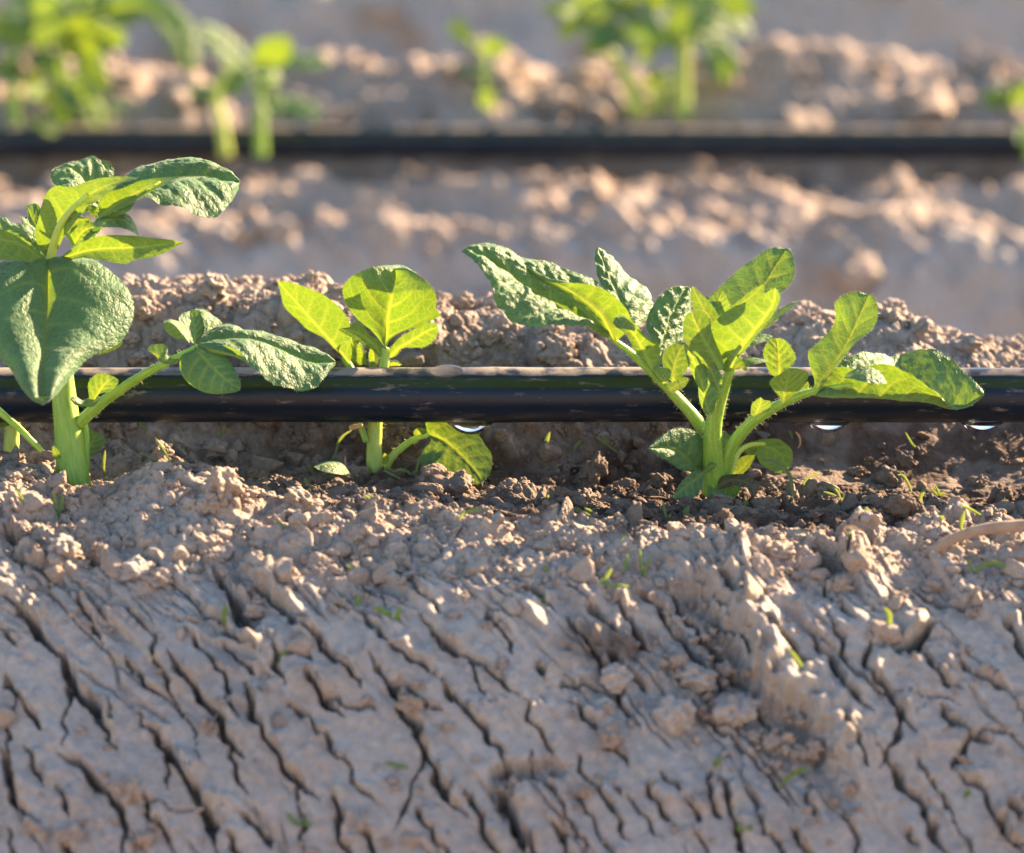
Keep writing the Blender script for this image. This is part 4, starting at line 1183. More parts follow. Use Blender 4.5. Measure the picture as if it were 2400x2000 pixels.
# ================= shoot at the left edge
p = Plant('potato_plant', 'partly hidden yellow-stemmed shoot at the left edge behind the near pipe', base_at('A', 60, 1440, 8), GRP)
p.stalk('stem', 'A', [(55, 1460), (58, 1390), (62, 1320), (60, 1200)], [8, 10], [78, 74, 70, 60], M_STEM_Y)
p.leaf('leaf', 'A', [(60, 1330), (40, 1310), (10, 1320), (-20, 1350)], [(40, 1340), (10, 1360)], [(50, 1290), (10, 1290)], [6, 2], 0, 0, amp=0.2)
p.leaf('leaf', 'A', [(60, 1320), (80, 1310), (100, 1300), (108, 1285)], [(70, 1300), (90, 1285)], [(80, 1325), (104, 1312)], [6, 2], 0, 0, amp=0.2)
p.stalk('branch', 'A', [(-160, 1150), (-60, 1220), (20, 1290), (90, 1350), (150, 1410), (200, 1460)], [-32, -34, -34], [40, 38, 36, 32, 28], hair=12)
p.finish()

# ================= middle plant, behind the pipe
p = Plant('potato_plant', 'short two-leaved potato seedling behind the near pipe with bright yellow backlit leaves', base_at('B', 815, 1590, 13), GRP)
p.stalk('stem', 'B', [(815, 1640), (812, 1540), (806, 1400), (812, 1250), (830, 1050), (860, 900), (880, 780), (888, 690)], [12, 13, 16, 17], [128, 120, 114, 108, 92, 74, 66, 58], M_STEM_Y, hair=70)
p.stalk('leaf_stalk', 'B', [(750, 1330), (720, 1240), (700, 1150), (690, 1000), (660, 860), (600, 750)], [11, 14, 18], [40, 44, 46, 52, 56, 48], M_STEM, hair=20)
p.leaf('leaf', 'B', [(640, 800), (590, 735), (520, 655), (400, 520), (280, 380), (150, 233)],
       [(655, 720), (645, 620), (642, 530), (600, 450), (500, 350), (380, 288), (270, 250), (200, 236)], [(570, 730), (460, 620), (360, 570), (290, 500), (210, 430), (180, 370), (160, 300)],
       [15, 17, 21, 25], -4, 4, amp=0.3, tint=0.2, hair=160, rib=1.3)
p.leaf('leaf', 'B', [(884, 690), (890, 600), (898, 480), (925, 345), (955, 220), (952, 140)],
       [(930, 620), (1010, 575), (1120, 540), (1200, 500), (1265, 465), (1232, 430), (1230, 320), (1190, 258), (1110, 190), (1020, 140)],
       [(850, 640), (790, 570), (690, 485), (620, 390), (590, 300), (632, 220), (720, 165), (830, 132)], [17, 12, 8, 8, 12], -3, -3, bulge=-0.08, amp=0.4, nv=5, tint=0.1, hair=200, nt=72, ns=26, rib=1.5)
p.leaf('leaf', 'B', [(955, 142), (950, 130), (948, 122)], [(800, 150), (840, 130), (900, 122)], [(1060, 165), (1100, 178), (1030, 135), (985, 122)], [14, 18, 22], 2, 2, amp=0.2, hair=60)
p.leaf('leaf', 'B', [(905, 760), (990, 690), (1090, 620), (1170, 570), (1246, 545)], [(960, 740), (1000, 692), (1080, 685), (1150, 682), (1212, 640), (1246, 575)], [(915, 700), (970, 630), (1060, 570), (1160, 520), (1225, 518)],
       [18, 14, 12], 0, 0, amp=0.35, tint=0.2, hair=140, rib=1.2)
p.leaf('leaf', 'B', [(862, 740), (800, 660), (720, 600), (640, 570), (558, 560)], [(850, 650), (780, 600), (725, 525), (688, 502), (650, 540), (600, 552)], [(835, 740), (780, 690), (715, 650), (640, 610)],
       [15, 10, 6], 0, 0, amp=0.35, tint=0.2, hair=110)
for M_, L_, R_, y_ in (([(700, 800), (660, 740), (640, 690), (632, 620)], [(680, 800), (690, 720), (650, 650)], [(640, 800), (600, 730), (605, 660)], 22),
                       ([(740, 800), (735, 750), (725, 700), (705, 650)], [(755, 800), (750, 720), (735, 670)], [(700, 800), (690, 740), (690, 680)], 24),
                       ([(800, 810), (810, 750), (800, 700), (790, 665)], [(830, 800), (835, 740), (815, 690)], [(780, 800), (770, 740), (780, 690)], 26),
                       ([(680, 790), (670, 700), (660, 650), (650, 600)], [(700, 780), (715, 720), (690, 640)], [(660, 760), (640, 700), (640, 640)], 28),
                       ([(770, 810), (790, 790), (810, 785), (835, 800)], [(770, 790), (800, 778)], [(780, 815), (815, 808)], 12),
                       ([(905, 810), (930, 790), (965, 785), (1000, 800)], [(910, 790), (950, 776)], [(930, 812), (980, 808)], 13)):
    p.leaf('leaf', 'B', M_, L_, R_, [y_, y_ - 2, y_ - 4], 1, 1, amp=0.3, tint=0.25, hair=45)
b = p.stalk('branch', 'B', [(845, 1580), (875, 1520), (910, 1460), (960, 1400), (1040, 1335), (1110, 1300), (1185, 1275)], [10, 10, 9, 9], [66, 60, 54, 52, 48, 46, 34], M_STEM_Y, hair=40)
p.leaf('leaflet', 'B', [(1170, 1275), (1280, 1320), (1370, 1390), (1450, 1475), (1510, 1545), (1552, 1608)],
       [(1165, 1170), (1230, 1150), (1330, 1170), (1440, 1225), (1520, 1280), (1575, 1360), (1612, 1430), (1612, 1500), (1590, 1560)],
       [(1190, 1330), (1130, 1400), (1118, 1460), (1150, 1510), (1240, 1540), (1380, 1590), (1490, 1620)], [9, 8, 5, 3], 3, -2, amp=0.4, tint=0.15, parent=b, hair=150, rib=1.3, nt=72, ns=26)
p.leaf('leaflet', 'B', [(1120, 1300), (1110, 1270), (1130, 1245), (1170, 1250)], [(1140, 1285), (1165, 1270)], [(1085, 1290), (1080, 1255), (1120, 1232)], [9, 7], 0, 0, amp=0.15, tint=0.3, parent=b)
p.leaf('leaf', 'B', [(870, 1490), (880, 1460), (885, 1430), (878, 1405)], [(905, 1470), (905, 1425)], [(862, 1460), (870, 1420)], [6, 4], 0, 0, amp=0.1, tint=0.2, parent=b)
p.leaf('leaf', 'B', [(640, 1545), (560, 1500), (490, 1480), (395, 1500)], [(600, 1555), (520, 1545), (440, 1525)], [(600, 1490), (530, 1458), (450, 1470)], [2, 0, -2], -3, 3, amp=0.25)
p.finish()

# ================= right plant
p = Plant('potato_plant', 'large bushy potato plant right of centre with hairy stems and many crinkled leaves', base_at('C', 1490, 1470, -15), GRP)
p.stalk('stem', 'C', [(1500, 1500), (1497, 1400), (1490, 1280), (1488, 1180), (1500, 1080), (1530, 970), (1560, 880), (1592, 800), (1625, 720), (1700, 625)], [-17, -18, -20, -24, -28, -32], [150, 128, 112, 104, 98, 90, 80, 66, 52, 26], hair=330)
sb = p.stalk('branch', 'C', [(1480, 1230), (1440, 1150), (1360, 1040), (1230, 900), (1160, 830), (1100, 775), (1020, 700), (950, 648), (900, 610)], [-15, -18, -23, -27, -28], [86, 84, 82, 78, 68, 62, 54, 44, 30], hair=200)
# sheath of young leaves round the main stem
p.leaf('leaf', 'C', [(1470, 1060), (1445, 980), (1430, 880), (1415, 760)], [(1440, 1040), (1412, 960), (1408, 860)], [(1500, 1030), (1520, 930), (1520, 840), (1470, 760)], [-28, -30, -30], 3, -2, amp=0.25, hair=150)
p.leaf('leaf', 'C', [(1530, 930), (1500, 850), (1460, 760), (1400, 690)], [(1480, 880), (1430, 780), (1380, 700)], [(1545, 880), (1530, 810), (1470, 720)], [-32, -33, -33], 2, -1, amp=0.25, hair=110)
p.leaf('leaf', 'C', [(1595, 810), (1640, 705), (1710, 610), (1790, 505), (1845, 410), (1850, 330)],
       [(1625, 750), (1680, 675), (1760, 580), (1830, 490), (1872, 410), (1868, 355)], [(1545, 800), (1510, 700), (1480, 600), (1500, 520), (1590, 450), (1700, 400), (1780, 365), (1830, 335)],
       [-32, -36, -40, -40], -2, 5, amp=0.35, tint=0.15, hair=190, rib=1.6)
p.leaf('leaf', 'C', [(1548, 800), (1480, 690), (1425, 590), (1390, 520), (1370, 465)], [(1550, 740), (1510, 650), (1480, 560), (1462, 490), (1420, 462)], [(1500, 800), (1420, 720), (1335, 640), (1320, 570), (1335, 490)],
       [-33, -37, -38], 0, 0, amp=0.35, tint=0.05, hair=170, rib=1.3)
p.leaf('leaf', 'C', [(1520, 620), (1470, 500), (1420, 410), (1374, 318)], [(1545, 580), (1530, 500), (1480, 420), (1420, 360)], [(1450, 570), (1390, 480), (1368, 400), (1366, 345)], [-26, -24, -22], 0, 0, amp=0.25, tint=0.4, hair=90)
p.leaf('leaf', 'C', [(1560, 500), (1640, 430), (1720, 370), (1778, 310)], [(1620, 500), (1720, 440), (1780, 380), (1786, 335)], [(1550, 480), (1620, 420), (1690, 362), (1745, 325)], [-30, -30, -30], 0, 0, amp=0.25, tint=0.4, hair=60)
p.leaf('leaf', 'C', [(1540, 600), (1620, 500), (1700, 400), (1790, 305), (1850, 205), (1912, 108)],
       [(1455, 470), (1452, 400), (1500, 358), (1570, 290), (1650, 215), (1720, 168), (1790, 118), (1860, 98)], [(1640, 560), (1720, 470), (1800, 420), (1875, 365), (1935, 305), (1960, 240), (1950, 160), (1936, 110)],
       [-14, -8, -4, 0], 2, -2, bulge=0.08, amp=0.36, hair=180, nt=76, ns=26)
p.leaf('leaf', 'C', [(1560, 540), (1525, 470), (1525, 400), (1550, 345)], [(1500, 520), (1460, 460), (1470, 390), (1520, 350)], [(1590, 500), (1590, 430), (1565, 370)], [-18, -18, -16], 0, -3, amp=0.35, hair=50)
p.leaf('leaf', 'C', [(1730, 600), (1810, 530), (1900, 465), (1992, 398)], [(1760, 560), (1830, 485), (1900, 435)], [(1790, 570), (1870, 502), (1930, 455)], [-24, -22, -20], 3, -2, amp=0.2, tint=0.2, hair=80)
p.leaf('leaf', 'C', [(1650, 672), (1710, 635), (1770, 620), (1835, 606)], [(1680, 640), (1740, 600), (1800, 596)], [(1685, 672), (1760, 645), (1815, 625)], [-30, -30, -28], 2, -2, amp=0.25, tint=0.15, hair=60)
p.leaf('leaf', 'C', [(1605, 800), (1660, 755), (1730, 745), (1812, 748)], [(1630, 745), (1700, 725), (1770, 735)], [(1640, 795), (1700, 775), (1770, 760)], [-30, -32, -32], 2, -2, amp=0.2, tint=0.15, hair=60)
p.leaf('leaf', 'C', [(1650, 770), (1670, 790), (1680, 800), (1690, 805)], [(1655, 785), (1672, 803)], [(1668, 772), (1688, 788)], [-26, -26], 0, 0, amp=0.1)
# leaves of the left branch
p.leaf('leaflet', 'C', [(935, 640), (800, 560), (650, 462), (500, 365), (350, 262), (200, 175), (52, 122)],
       [(860, 585), (780, 555), (700, 548), (560, 548), (430, 556), (340, 525), (290, 480), (250, 420), (222, 330), (180, 255), (110, 170)],
       [(900, 440), (835, 310), (790, 275), (700, 245), (600, 200), (470, 172), (380, 148), (280, 92), (200, 82), (110, 92)], [-26, -28, -31, -35, -37], -11, 8, bulge=0.10, amp=0.75, nv=7, parent=sb, hair=380, wave=0.4, nt=90, ns=30)
p.leaf('leaflet', 'C', [(935, 640), (895, 560), (840, 470), (740, 390), (600, 300), (410, 205)],
       [(985, 590), (1020, 500), (960, 410), (860, 335), (730, 305), (560, 300), (480, 262)], [(905, 610), (850, 565), (760, 475), (680, 400), (600, 345), (500, 285)], [-29, -33, -34, -30], -2, -2, bulge=0.08, amp=0.45, tint=0.25, parent=sb, hair=170, rib=1.3)
p.leaf('leaflet', 'C', [(1040, 610), (990, 480), (935, 350), (880, 220), (828, 98)],
       [(940, 480), (880, 370), (845, 300), (820, 220), (812, 150)], [(1060, 560), (1130, 475), (1145, 400), (1105, 330), (1010, 260), (950, 200), (890, 140)], [-16, -11, -5, 1], -3, 9, bulge=0.06, amp=0.65, parent=sb, hair=240, wave=0.4)
p.leaf('leaflet', 'C', [(1180, 720), (1220, 600), (1255, 490), (1300, 400), (1345, 322)],
       [(1150, 640), (1105, 550), (1128, 470), (1170, 395), (1225, 340), (1285, 320)], [(1230, 680), (1312, 630), (1350, 550), (1366, 450), (1370, 360)], [-19, -15, -9, -3], -2, 6, bulge=0.06, amp=0.6, parent=sb, hair=190, wave=0.3)
p.leaf('leaflet', 'C', [(1262, 870), (1265, 800), (1290, 710), (1335, 645)], [(1228, 840), (1203, 760), (1215, 690), (1275, 648)], [(1300, 860), (1345, 790), (1355, 720), (1350, 670)], [-20, -20, -18], 0, 0, amp=0.4, tint=0.2, parent=sb, hair=90)
p.leaf('leaflet', 'C', [(1240, 920), (1280, 890), (1320, 870), (1352, 845)], [(1232, 885), (1275, 862), (1320, 840)], [(1275, 925), (1325, 900), (1350, 868)], [-26, -24], 0, 0, amp=0.3, tint=0.3, parent=sb, hair=40)
p.leaf('leaflet', 'C', [(1140, 795), (1090, 690), (1040, 600), (985, 545), (922, 515)], [(1178, 740), (1190, 670), (1130, 620), (1080, 575), (1040, 530), (990, 492)], [(1125, 790), (1050, 700), (1000, 605), (950, 560)],
       [-29, -32, -34, -36], -2, 0, amp=0.35, tint=0.1, parent=sb, hair=130, rib=1.2)
p.leaf('leaflet', 'C', [(1050, 560), (1000, 520), (960, 508), (918, 530)], [(1040, 575), (990, 565), (945, 560)], [(1030, 525), (990, 488), (935, 498)], [-36, -37, -37], 0, 2, amp=0.25, parent=sb, hair=60)
p.leaf('leaflet', 'C', [(1210, 880), (1180, 840), (1160, 810), (1135, 800)], [(1190, 870), (1160, 840)], [(1240, 860), (1250, 800), (1190, 785)], [-28, -31], 0, 0, amp=0.3, parent=sb, hair=30)
p.leaf('leaflet', 'C', [(1150, 800), (1160, 770), (1190, 750), (1195, 720)], [(1140, 780), (1160, 750)], [(1180, 790), (1200, 750)], [-24, -22], 0, 0, amp=0.2, tint=0.2, parent=sb, hair=20)
p.leaf('leaf', 'C', [(1440, 930), (1408, 830), (1378, 740), (1325, 655)], [(1415, 900), (1372, 820), (1340, 730)], [(1462, 880), (1440, 790), (1395, 700)], [-29, -31, -30], 2, -1, amp=0.45, tint=0.15, hair=70)
p.leaf('leaf', 'C', [(1545, 800), (1575, 710), (1630, 650), (1702, 590)], [(1540, 740), (1570, 660), (1640, 605)], [(1590, 770), (1640, 710), (1690, 640)], [-27, -24, -22], -1, 2, amp=0.45, tint=0.1, hair=70)
p.leaf('leaf', 'C', [(1440, 640), (1420, 540), (1440, 450), (1462, 372)], [(1410, 590), (1398, 490), (1425, 410)], [(1475, 590), (1490, 480), (1480, 410)], [-20, -17, -14], 1, 2, amp=0.45, tint=0.2, hair=60)
# right branch
rb = p.stalk('branch', 'C', [(1545, 1420), (1560, 1350), (1592, 1250), (1680, 1130), (1800, 1040), (1950, 960), (2090, 915), (2200, 895), (2290, 885)], [-17, -22, -27, -31, -33], [92, 92, 88, 80, 72, 66, 58, 44, 26], hair=200)
p.leaf('leaflet', 'D', [(372, 720), (365, 640), (360, 540), (348, 446)], [(310, 690), (270, 600), (258, 540), (285, 480), (318, 450)], [(440, 650), (482, 585), (470, 540), (430, 480), (385, 450)], [-24, -22, -18], 2, -2, amp=0.5, tint=0.1, parent=rb, hair=120)
p.leaf('leaflet', 'D', [(400, 905), (405, 830), (425, 740), (440, 648)], [(450, 850), (520, 790), (570, 690), (505, 655)], [(370, 850), (302, 750), (375, 690)], [-31, -35, -35], 1, -1, amp=0.3, tint=0.35, parent=rb, hair=90)
p.leaf('leaflet', 'D', [(205, 985), (215, 940), (240, 890), (240, 850)], [(175, 970), (180, 900), (210, 870)], [(235, 960), (300, 940), (312, 880), (270, 870)], [-28, -30], 0, 0, amp=0.2, tint=0.1, parent=rb, hair=20)
p.leaf('leaflet', 'D', [(520, 850), (530, 820), (545, 780), (565, 740)], [(500, 830), (495, 800), (530, 770)], [(560, 820), (575, 770)], [-27, -25], 0, 0, amp=0.2, tint=0.1, parent=rb)
p.leaf('leaflet', 'D', [(600, 800), (680, 705), (760, 600), (835, 475), (900, 335), (980, 150)],
       [(612, 740), (580, 640), (568, 540), (640, 470), (720, 390), (752, 300), (750, 210), (815, 150), (900, 128)], [(660, 770), (760, 650), (830, 560), (900, 470), (1000, 390), (1042, 310), (1040, 220), (1005, 150)],
       [-30, -28, -24, -20, -18], 3, -3, bulge=0.05, amp=0.36, tint=0.22, parent=rb, hair=220, wave=0.3, nt=80, ns=26)
p.leaf('leaflet', 'D', [(620, 845), (800, 850), (1000, 850), (1200, 868), (1400, 888), (1545, 930), (1660, 910), (1768, 840)],
       [(740, 680), (850, 570), (960, 546), (1060, 550), (1150, 578), (1300, 530), (1410, 524), (1500, 555), (1600, 645), (1700, 740), (1760, 800)],
       [(650, 780), (720, 690), (780, 650), (900, 655), (1060, 622), (1200, 660), (1330, 742), (1450, 835), (1530, 915), (1600, 938), (1690, 905)],
       [-33, -33, -31, -27, -22], [0, 8, 14, 16, 14, 6, 0], [0, -3, -5, -5, -3, -1, 0], bulge=0.05, amp=0.46, nv=8, tint=0.10, parent=rb, hair=420, wave=0.4, nt=96, ns=30)
p.leaf('leaflet', 'D', [(810, 720), (900, 690), (1000, 700), (1106, 755)], [(850, 675), (950, 640), (1050, 668)], [(860, 725), (960, 748), (1040, 760)], [-40, -41, -40], 3, -2, amp=0.3, parent=rb, hair=50)
# leaves at the foot
p.leaf('leaf', 'C', [(1440, 1390), (1380, 1350), (1300, 1270), (1220, 1245), (1118, 1252)], [(1390, 1385), (1310, 1372), (1230, 1320), (1165, 1280)], [(1455, 1310), (1440, 1200), (1370, 1142), (1270, 1135), (1180, 1190)],
       [-18, -28, -32, -32], -3, 3, bulge=0.08, amp=0.4, hair=110)
p.leaf('leaf', 'C', [(1450, 1380), (1400, 1420), (1340, 1460), (1262, 1530)], [(1440, 1420), (1410, 1500), (1340, 1550)], [(1400, 1370), (1330, 1420), (1280, 1490)], [-22, -28, -30], 0, 0, amp=0.35, hair=40)
p.leaf('leaf', 'C', [(1440, 1390), (1460, 1365), (1490, 1350), (1510, 1335)], [(1440, 1370), (1475, 1330)], [(1470, 1385), (1505, 1355)], [-24, -26], 0, 0, amp=0.2)
p.stalk('leaf_stalk', 'C', [(1570, 1420), (1600, 1350), (1640, 1270), (1700, 1230), (1790, 1222)], [-14, -10, -8], [46, 40, 36, 32, 22], M_STEM_Y, hair=20)
p.leaf('leaf', 'C', [(1660, 1260), (1750, 1235), (1830, 1250), (1890, 1300), (1900, 1385)], [(1700, 1285), (1740, 1290), (1762, 1335), (1820, 1372), (1870, 1390)], [(1690, 1220), (1790, 1195), (1880, 1200), (1945, 1262), (1942, 1340)], [-8, -8, -10], -2, 0, amp=0.3, tint=0.35, hair=70)
p.leaf('leaf', 'C', [(1600, 1400), (1650, 1370), (1690, 1330), (1735, 1280)], [(1640, 1405), (1690, 1370), (1725, 1310)], [(1610, 1370), (1640, 1310), (1690, 1285)], [-8, -6], 0, 0, amp=0.3, tint=0.4, hair=30)
p.leaf('leaf', 'C', [(1545, 1250), (1560, 1200), (1575, 1180), (1560, 1145)], [(1535, 1220), (1538, 1160)], [(1590, 1230), (1600, 1195)], [-8, -6], 0, 0, amp=0.2, tint=0.4)
p.leaf('leaf', 'C', [(1520, 1430), (1500, 1480), (1510, 1520), (1560, 1552)], [(1550, 1450), (1560, 1500), (1570, 1540)], [(1480, 1440), (1460, 1490), (1480, 1535)], [-20, -24], 0, 0, amp=0.3, tint=0.5)
p.leaf('leaf', 'C', [(1640, 1445), (1610, 1480), (1590, 1510), (1565, 1545)], [(1655, 1470), (1630, 1520), (1595, 1550)], [(1605, 1450), (1570, 1480)], [-20, -22], 0, 0, amp=0.3, tint=0.5)
o = p.leaf('leaf', 'C', [(1510, 1475), (1580, 1430), (1660, 1435), (1720, 1470), (1730, 1522)], [(1540, 1410), (1620, 1396), (1700, 1405), (1748, 1450), (1748, 1500)], [(1550, 1480), (1620, 1462), (1680, 1470), (1705, 1510)], [-22, -27, -28], 2, -1, amp=0.4, mat=M_DRY, hair=20)
o['label'] = 'withered brown leaf at the foot of the stem'
p.finish()

# ================= plants on the second row, out of focus
GB = 'blurred potato plants on the far row'


def back_plant(label, f, base, Yb, stems, leaves, extra=()):
    q = Plant('potato_plant', label, base_at(f, base[0], base[1], Yb), GB)
    for pts, dep, w, mt in stems:
        q.stalk('stem', f, pts, dep, [0.74 * v for v in w], mt)
    for i, (M_, L_, R_, y, tint, up) in enumerate(leaves):
        if up:
            L_, R_ = L_, R_
        else:
            L_, R_ = R_, L_
        a_, b_ = np.mean([v[1] for v in L_]), np.mean([v[1] for v in R_])
        e_ = (7 if up else 2) * (1 if a_ < b_ else -1)
        q.leaf('leaf', f, M_, L_, R_, y, e_, -e_, bulge=0.05, amp=0.8, tint=tint, nt=36, ns=12, wave=0.8)
    rr = np.random.default_rng(int(base[0]))
    for cx, cy, sx, sy, n, size in extra:               # the rest of the foliage
        for _ in range(n):
            x, y = cx + sx * rr.uniform(-1, 1), cy + sy * rr.uniform(-1, 1)
            up = rr.random() < 0.55
            a = rr.uniform(-0.5, 0.5) + (0 if rr.random() < 0.5 else math.pi) - rr.uniform(0, 0.5)
            L = size * rr.uniform(0.7, 1.3); w = L * rr.uniform(0.28, 0.42)
            dx, dy = math.cos(a), math.sin(a)
            M_ = [(x + dx * L * u, y + dy * L * u + 0.25 * L * u * u) for u in (0, 0.35, 0.7, 1.0)]
            A_ = [(M_[1][0] + dy * w, M_[1][1] - dx * w), (M_[2][0] + dy * w * 0.8, M_[2][1] - dx * w * 0.8)]
            B_ = [(M_[1][0] - dy * w, M_[1][1] + dx * w), (M_[2][0] - dy * w * 0.8, M_[2][1] + dx * w * 0.8)]
            y0_ = Yb + rr.uniform(-28, 28)
            if not up:
                A_, B_ = B_, A_
            a_, b_ = np.mean([v[1] for v in A_]), np.mean([v[1] for v in B_])
            e_ = (9 if up else 2) * (1 if a_ < b_ else -1)
            q.leaf('leaf', f, M_, A_, B_, [y0_, y0_ + rr.uniform(-14, 10)], e_, -e_, bulge=0.06, amp=0.8, tint=rr.uniform(0.1, 0.95), nt=30, ns=10, wave=0.8)
    q.finish()


back_plant('large bushy blurred plant at the upper left with a long arching leaf', 'E', (230, 560), 772,
           [([(60, 560), (55, 400), (70, 250), (90, 100)], [772, 775], [70, 64, 56, 40], M_STEM), ([(235, 560), (230, 420), (240, 300), (250, 140), (260, 20)], [770, 768], [80, 74, 66, 50, 30], M_STEM),
            ([(385, 560), (380, 460), (370, 380), (330, 260), (300, 120)], [766, 770], [70, 72, 70, 50, 30], M_STEM_Y)],
           [([(430, 60), (560, 30), (660, 70), (740, 160), (775, 305)], [(480, -10), (600, -30), (740, 40), (815, 160), (812, 270)], [(520, 60), (610, 90), (680, 180), (730, 270)], [760, 745, 735], 0.3, True),
            ([(290, 180), (180, 150), (80, 145), (-20, 165)], [(220, 195), (110, 195), (20, 190)], [(220, 105), (110, 95), (20, 105)], [765, 745], 0.5, False),
            ([(250, 130), (300, 100), (350, 90), (420, 100)], [(290, 70), (360, 55)], [(310, 150), (380, 140)], [760, 750], 0.5, False),
            ([(300, 230), (380, 190), (440, 160), (510, 150)], [(350, 140), (440, 115), (500, 120)], [(370, 230), (450, 215), (500, 185)], [760, 742], 0.55, False),
            ([(310, 200), (350, 260), (390, 310), (445, 370)], [(370, 210), (430, 280), (450, 330)], [(310, 260), (330, 320), (390, 370)], [758, 745], 0.45, False),
            ([(250, 200), (300, 180), (370, 200), (430, 260)], [(290, 140), (380, 150), (430, 210)], [(270, 230), (330, 260), (390, 270)], [775, 770], 0.0, True),
            ([(240, 100), (170, 60), (90, 50), (10, 60)], [(180, 110), (90, 100), (20, 90)], [(180, 20), (90, 0), (20, 20)], [770, 755], 0.0, True),
            ([(150, 60), (180, 30), (200, 10), (230, 0)], [(130, 50), (150, 0), (190, -20)], [(190, 70), (230, 50), (240, 20)], [750, 740], 0.1, True),
            ([(60, 330), (40, 300), (30, 260), (20, 210)], [(20, 320), (-10, 280), (0, 230)], [(80, 310), (70, 250), (40, 215)], [755, 750], 0.1, True),
            ([(240, 240), (200, 220), (160, 230), (110, 260)], [(190, 260), (140, 270)], [(200, 200), (140, 205)], [770, 765], 0.1, True),
            ([(330, 400), (340, 370), (370, 350), (410, 370)], [(310, 390), (330, 345), (380, 335)], [(350, 420), (400, 410), (420, 390)], [750, 742], 0.1, True),
            ([(420, 520), (410, 480), (400, 450), (380, 420)], [(450, 500), (455, 450), (420, 420)], [(370, 510), (360, 470), (365, 435)], [748, 742], 0.1, True),
            ([(330, 60), (400, 30), (470, 10), (540, 20)], [(390, 0), (480, -20)], [(400, 70), (480, 50)], [772, 776], 0.0, True),
            ([(260, 30), (310, -20), (380, -50), (460, -60)], [(290, -50), (380, -100)], [(330, 20), (420, -10)], [770, 776], 0.4, True),
            ([(240, 30), (180, -30), (100, -50), (10, -50)], [(170, 20), (80, 0)], [(160, -70), (80, -90)], [770, 776], 0.3, True)],
           [(200, 90, 230, 100, 20, 150), (220, 300, 200, 120, 11, 105), (230, 460, 210, 70, 6, 80)])
back_plant('blurred seedling with one white-lit leaf and two yellow stems in front of the far pipe', 'E', (1070, 620), 728,
           [([(925, 640), (915, 560), (905, 480), (890, 410), (900, 340), (960, 280)], [728, 730], [70, 72, 70, 56, 40, 24], M_STEM_Y), ([(1070, 640), (1068, 520), (1065, 420), (1060, 320), (1080, 250)], [730, 733], [72, 66, 56, 44, 30], M_STEM)],
           [([(1030, 280), (960, 220), (890, 160), (815, 100)], [(970, 290), (890, 240), (830, 170)], [(1010, 215), (940, 140), (860, 100)], [734, 724, 716], 0.0, True),
            ([(1060, 290), (1090, 250), (1130, 210), (1195, 180)], [(1030, 250), (1050, 185), (1120, 150), (1180, 155)], [(1110, 280), (1170, 260), (1200, 215)], [728, 720], 0.4, False),
            ([(1050, 330), (1000, 320), (950, 310), (905, 330)], [(1000, 360), (940, 360)], [(1010, 280), (950, 265)], [735, 738], 0.0, True),
            ([(1070, 390), (1090, 440), (1110, 470), (1140, 460)], [(1110, 370), (1160, 400), (1160, 450)], [(1065, 430), (1080, 475), (1110, 490)], [724, 718], 0.35, True),
            ([(1090, 420), (1170, 420), (1240, 440), (1310, 480)], [(1150, 395), (1240, 405), (1300, 440)], [(1160, 470), (1230, 495), (1290, 495)], [730, 722], 0.0, True),
            ([(1100, 290), (1170, 270), (1240, 250), (1350, 255)], [(1160, 240), (1250, 220), (1330, 230)], [(1180, 290), (1260, 290), (1330, 280)], [735, 740], 0.05, True),
            ([(980, 350), (900, 380), (830, 385), (755, 370)], [(900, 420), (820, 420)], [(900, 350), (820, 345)], [738, 742], 0.0, True)],
           [(1060, 300, 90, 60, 6, 90)])
back_plant('smallest blurred seedling behind the far pipe in the upper middle', 'E', (1985, 490), 800,
           [([(1985, 500), (1985, 420), (1985, 340), (1990, 250), (1960, 190)], [800, 800], [44, 40, 36, 28, 20], M_STEM)],
           [([(1970, 210), (1930, 170), (1890, 130), (1845, 85)], [(1910, 190), (1860, 150), (1840, 110)], [(1950, 160), (1920, 110), (1880, 85)], [798, 792], 0.3, False),
            ([(1960, 220), (2000, 190), (2040, 180), (2085, 195)], [(1990, 160), (2050, 155)], [(2000, 225), (2060, 225)], [796, 790], 0.35, False),
            ([(1985, 440), (1990, 420), (2005, 395), (2020, 370)], [(1955, 440), (1960, 390), (1995, 365)], [(2010, 450), (2035, 410)], [792, 788], 0.1, True),
            ([(1985, 300), (1940, 290), (1900, 290), (1870, 280)], [(1930, 310), (1890, 310)], [(1930, 270), (1890, 270)], [803, 806], 0.0, True)])
